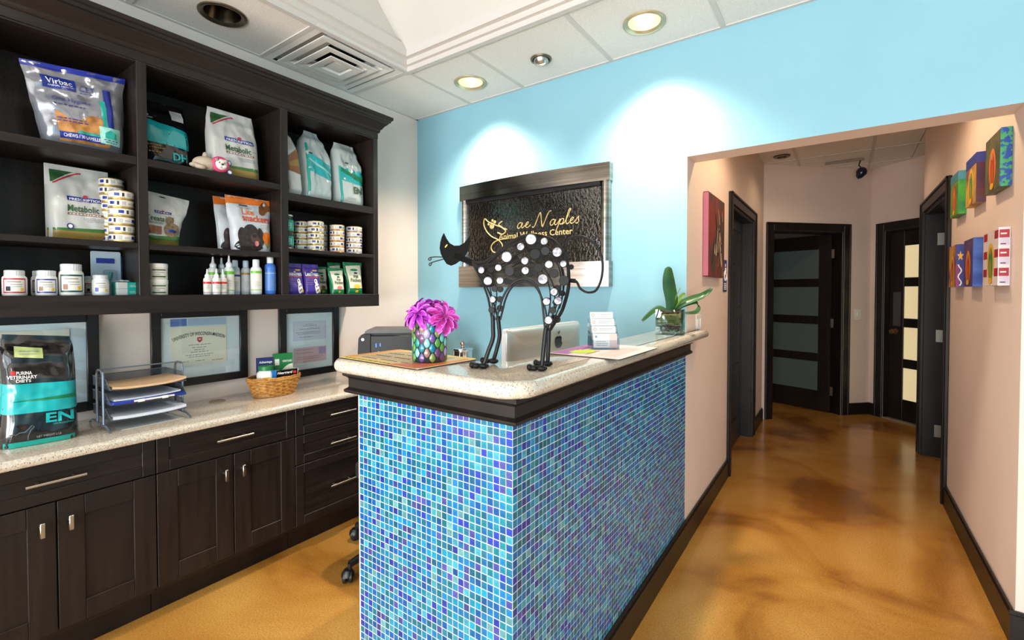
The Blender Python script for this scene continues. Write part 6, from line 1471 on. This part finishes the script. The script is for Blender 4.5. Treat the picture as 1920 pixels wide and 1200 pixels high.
def wet():
    m, tt, bs = nt('wet_black_glass'); bs.inputs['Base Color'].default_value = rgb((30, 26, 21)); bs.inputs['Roughness'].default_value = .05; bs.inputs['Coat Weight'].default_value = 1.0; bs.inputs['Coat IOR'].default_value = 1.9; bs.inputs['Specular IOR Level'].default_value = 1.0
    tc = tt.nodes.new('ShaderNodeTexCoord'); mp = tt.nodes.new('ShaderNodeMapping'); mp.inputs['Scale'].default_value = (60, 60, 38); n = tt.nodes.new('ShaderNodeTexNoise'); n.inputs['Scale'].default_value = 1; n.inputs['Detail'].default_value = 2; n.inputs['Distortion'].default_value = .8
    bp = tt.nodes.new('ShaderNodeBump'); bp.inputs['Strength'].default_value = .2; bp.inputs['Distance'].default_value = .01
    L = tt.links; L.new(tc.outputs['Object'], mp.inputs[0]); L.new(mp.outputs[0], n.inputs[0]); L.new(n.outputs[0], bp.inputs['Height']); L.new(bp.outputs[0], bs.inputs['Normal']); L.new(bp.outputs[0], bs.inputs['Coat Normal']); return m
MB().box(-W2+.06, W2-.06, -.03, -.002, -.215, .265).build('wet_panel', wet(), t, smooth=False)
MB().box(-W2+.06, W2-.06, -.052, -.031, .24, .264, .004).build('drip_rail', black_pl, t)
lx = 1.69
def wall_text(body, x0, x1, z0, z1, **k): return flat_text(body, (x0+lx, -.0312, z0-1.77), (1, 0, 0), (0, 0, 1), x1-x0, z1-z0, gold, ft, **k)
LA = [(.22, .38), (.12, .42), (.03, .3), (.01, .12), (.07, .02), (.16, .1), (.23, .3), (.26, .4), (.23, .2), (.25, .05), (.31, .05), (.4, .2)]
LE = [(0, .12), (.1, .25), (.16, .36), (.13, .43), (.06, .35), (.04, .15), (.1, .03), (.2, .08), (.28, .2)]
def shf(P, dx): return [(x+dx, y) for x, y in P]
WORDS = [('N', [(-.08, .06), (-.02, .0), (.05, .12), (.12, .45), (.2, .82), (.26, 1.0), (.3, .85), (.36, .4), (.42, .05), (.46, .0), (.52, .3), (.62, .75), (.7, 1.0), (.8, 1.04)]),
         ('a', shf(LA, .8)), ('p', [(1.2, .2), (1.27, .4), (1.25, .2), (1.19, -.15), (1.13, -.42), (1.2, -.05), (1.28, .28), (1.36, .42), (1.44, .35), (1.42, .15), (1.34, .03), (1.29, .08), (1.4, .03), (1.5, .15)]),
         ('l', [(1.5, .15), (1.6, .5), (1.69, .88), (1.71, 1.02), (1.66, 1.02), (1.6, .75), (1.56, .35), (1.58, .08), (1.64, .03), (1.72, .12)]), ('e', shf(LE, 1.72)),
         ('s', [(2.0, .2), (2.11, .46), (2.12, .3), (2.15, .14), (2.09, .02), (2.0, .05)]), ('a', shf(LA, -.86)), ('e', shf(LE, -.46))]
for ch, pts_ in WORDS:
    P = smooth_path([Vector((-1.645+lx+x*.152+y*.012, -.0318, 1.798-1.77+y*.092)) for x, y in pts_], 5)
    mb = MB(); mb.tube(P, [.0021+.0012*abs(math.sin(i*.37)) for i in range(len(P))], 6); mb.build('script_letter', gold, ft)
wall_text('Animal Wellness Center', -1.93, -1.36, 1.735, 1.775, bold=.012)
mb = MB()
def sw(pts, r=.0035): mb.tube(smooth_path([Vector((p[0]+lx, -.0325, p[1]-1.77)) for p in pts], 5), r, 6)
sw([(-1.86, 1.80), (-1.95, 1.835), (-2.02, 1.865), (-2.052, 1.89), (-2.06, 1.85), (-2.035, 1.80), (-1.99, 1.76), (-1.935, 1.735), (-1.9, 1.70), (-1.905, 1.665), (-1.94, 1.648), (-1.98, 1.655), (-1.995, 1.69), (-1.97, 1.72), (-1.92, 1.735), (-1.86, 1.738)])
sw([(-1.90, 1.86), (-1.93, 1.84), (-1.9, 1.815), (-1.87, 1.79), (-1.9, 1.77), (-1.94, 1.785)], .0045)
for x, z, r in ((-1.99, 1.835, .02), (-1.965, 1.86, .011), (-2.02, 1.85, .009), (-1.985, 1.872, .009)):
    m_ = MB(); m_.ell((x+lx, -.031, z-1.77), (r, .002, r*1.1), 14, 6); mb.add(m_.v, m_.f)
mb.build('gold_scroll', gold, ft)

# ============================================================ HALL ART
t = thing('canvas_painting', 'tall red and black abstract canvas on the hall left wall', 'painting'); t.matrix_world = ML @ Matrix.Translation((3.20, 0, 1.725))
ART1 = M('abstract_horse_art', (120, 44, 44), .6, c2=(70, 56, 52), scale=(6, 6, 4), detail=5, lo=.45, hi=.55)
MB().box(-.235, .235, -.032, -.001, -.255, .255, .002).build('canvas', ART1, t, smooth=False)
ar = [M('art_cream', (196, 176, 150), .6), M('art_black', (40, 34, 34), .6), M('art_pink', (196, 110, 130), .6), M('art_umber', (110, 78, 60), .6)]; r_ = random.Random(4)
for k in range(34):
    m = ar[r_.choice((0, 1, 1, 3, 0))]; x = r_.gauss(.03, .07); z = r_.gauss(-.04, .1); a = r_.uniform(1, 2.2); l = r_.uniform(.03, .09); w_ = r_.uniform(.004, .014)
    x = max(-.16, min(.16, x)); z = max(-.16, min(.16, z)); mb = MB(); c, s_ = math.cos(a), math.sin(a); y = -.0325-.0003*k/10
    mb.add([(x-c*l-s_*w_, y, z-s_*l+c*w_), (x+c*l-s_*w_*.4, y, z+s_*l+c*w_*.4), (x+c*l+s_*w_*.4, y, z+s_*l-c*w_*.4), (x-c*l+s_*w_, y, z-s_*l-c*w_)], [(0, 1, 2, 3)]); mb.build('brush_stroke', m, t, smooth=False, fixn=False)
MB().box(-.2352, -.2345, -.032, -.002, -.25, .25).build('pink_edge', ar[2], t, smooth=False)
# six small box canvases on the right wall; x along -y
def canvas(label, y0, y1, z0, z1, face, side, top=None, deco=None):
    t = thing('box_canvas', label, 'painting', group=None); t.matrix_world = MR @ Matrix.Translation((-(y0+y1)/2, 0, (z0+z1)/2)); w_, h_ = (y1-y0)/2, (z1-z0)/2
    MB().box(-w_, w_, -.036, -.001, -h_, h_, .0015).build('canvas', face, t, smooth=False)
    MB().box(w_-.0002, w_+.0006, -.0365, -.001, -h_, h_).build('painted_side', side, t, smooth=False)
    if top: MB().box(-w_-.0004, w_+.001, -.0368, -.0005, h_-.05, h_+.0004).build('painted_top', top, t, smooth=False)
    if deco: deco(t, w_, h_)
    return t
def fig(robe, glow):
    def f_(t, w_, h_):
        def ov(nm, m, cx, cz, rx, rz_, y):
            mb = MB(); n = 20; mb.add([(cx+rx*math.cos(2*PI*i/n), y, cz+rz_*math.sin(2*PI*i/n)) for i in range(n)], [tuple(range(n))]); mb.build(nm, m, t, smooth=False, fixn=False)
        ov('glow_shape', glow, 0, -.02, .055, .085, -.0366); ov('robe_shape', robe, 0, -.03, .036, .075, -.037); ov('face_shape', M('fig_skin', (186, 130, 84), .6), 0, .03, .013, .016, -.0374)
        for k in (-1, 1): ov('fold_shape', glow, k*.012, -.05, .004, .045, -.0376)
        ov('foot_shape', M('fig_gold', (226, 170, 40), .6), 0, -.1, .03, .014, -.0378)
    return f_
am = lambda n_, c, c2, s=(14, 14, 14), lo=.42, hi=.58: M(n_, c, .5, c2=c2, scale=s, lo=lo, hi=hi, detail=3)
OR_ = M('art_orange', (222, 128, 40), .5); GO_ = M('art_gold', (222, 178, 58), .5); RE_ = M('art_red', (176, 62, 40), .5); GR2 = M('art_green', (60, 130, 60), .5); BL2 = M('art_blue', (46, 60, 140), .5)
Z1a, Z1b, Z0a, Z0b = 1.818, 2.062, 1.404, 1.648
canvas('grey green box canvas with blue and green flecked side, top row nearest', 2.77, 3.015, Z1a, Z1b, am('art_moss', (100, 96, 66), (70, 78, 60)), am('art_flecks', (30, 70, 160), (60, 160, 96), (40, 40, 40), .47, .53), None, fig(RE_, OR_))
canvas('purple and gold box canvas with blue top, middle of the top row', 3.19, 3.42, Z1a, Z1b, am('art_violet', (120, 78, 90), (206, 160, 66), (5, 5, 5)), am('art_maroon', (92, 44, 54), (70, 34, 60)), BL2, fig(GR2, GO_))
canvas('green box canvas with blue top, farthest of the top row', 3.62, 3.845, Z1a, Z1b, am('art_leaf', (110, 150, 50), (70, 130, 56)), am('art_grass', (34, 122, 60), (60, 150, 40)), M('art_teal', (60, 130, 150), .5), fig(OR_, RE_))
def bands(t, w_, h_):
    W3 = M('art_white', (226, 218, 220), .5); R3 = M('art_scarlet', (166, 34, 50), .5); LIL = M('art_lilac', (206, 194, 214), .5)
    for k in range(3):
        z = -h_+.004+k*.08
        MB().box(w_+.0007, w_+.0012, -.034, -.004, z+.036, z+.07).build('red_band', R3, t, smooth=False); MB().box(w_+.0007, w_+.0012, -.034, -.004, z+.004, z+.036).build('pale_band', LIL, t, smooth=False)
        MB().box(w_+.0012, w_+.0014, -.03, -.012, z+.05, z+.056).build('white_dash', W3, t, smooth=False); MB().box(w_+.0012, w_+.0014, -.03, -.014, z+.008, z+.012).build('dark_dash', ink, t, smooth=False)
        for q in (-1, 1): MB().box(min(q*.06, q*w_), max(q*.06, q*w_), -.0368, -.036, z+.036, z+.07).build('red_band', R3, t, smooth=False)
    fig(GR2, GO_)(t, w_, h_)
canvas('red and white banded box canvas, lower row nearest', 2.77, 3.01, Z0a, Z0b, M('art_white', (222, 210, 208), .5), M('art_white', (226, 218, 220), .5), None, bands)
canvas('blue box canvas, middle of the lower row', 3.225, 3.44, Z0a, Z0b, am('art_dusk', (96, 66, 104), (60, 66, 130)), am('art_sea', (44, 78, 166), (70, 110, 196), (3, 3, 12)), None, fig(RE_, OR_))
def star(t, w_, h_):
    fig(RE_, GO_)(t, w_, h_); mb = MB(); x = w_+.0009
    mb.add([(x, -.0185+.015*(1 if i % 2 == 0 else .42)*math.cos(PI/2+i*PI/5), .055+.03*(1 if i % 2 == 0 else .42)*math.sin(PI/2+i*PI/5)) for i in range(10)], [tuple(range(10))]); mb.build('gold_star', GO_, t, smooth=False, fixn=False)
    mb = MB(); mb.tube([(x, -.02+.007*math.sin(i*1.1), -h_+.008+i*.012) for i in range(11)], .003, 6); mb.build('white_wave', white_ink, t); MB().box(w_+.0002, w_+.0007, -.036, -.022, -h_, .01).build('plum_band', M('art_plum', (130, 50, 120), .5), t, smooth=False)
canvas('multicoloured box canvas with gold star side, lower row farthest', 3.64, 3.85, Z0a, Z0b, am('art_multi', (206, 150, 60), (120, 60, 110), (8, 8, 8)), BL2, None, star)
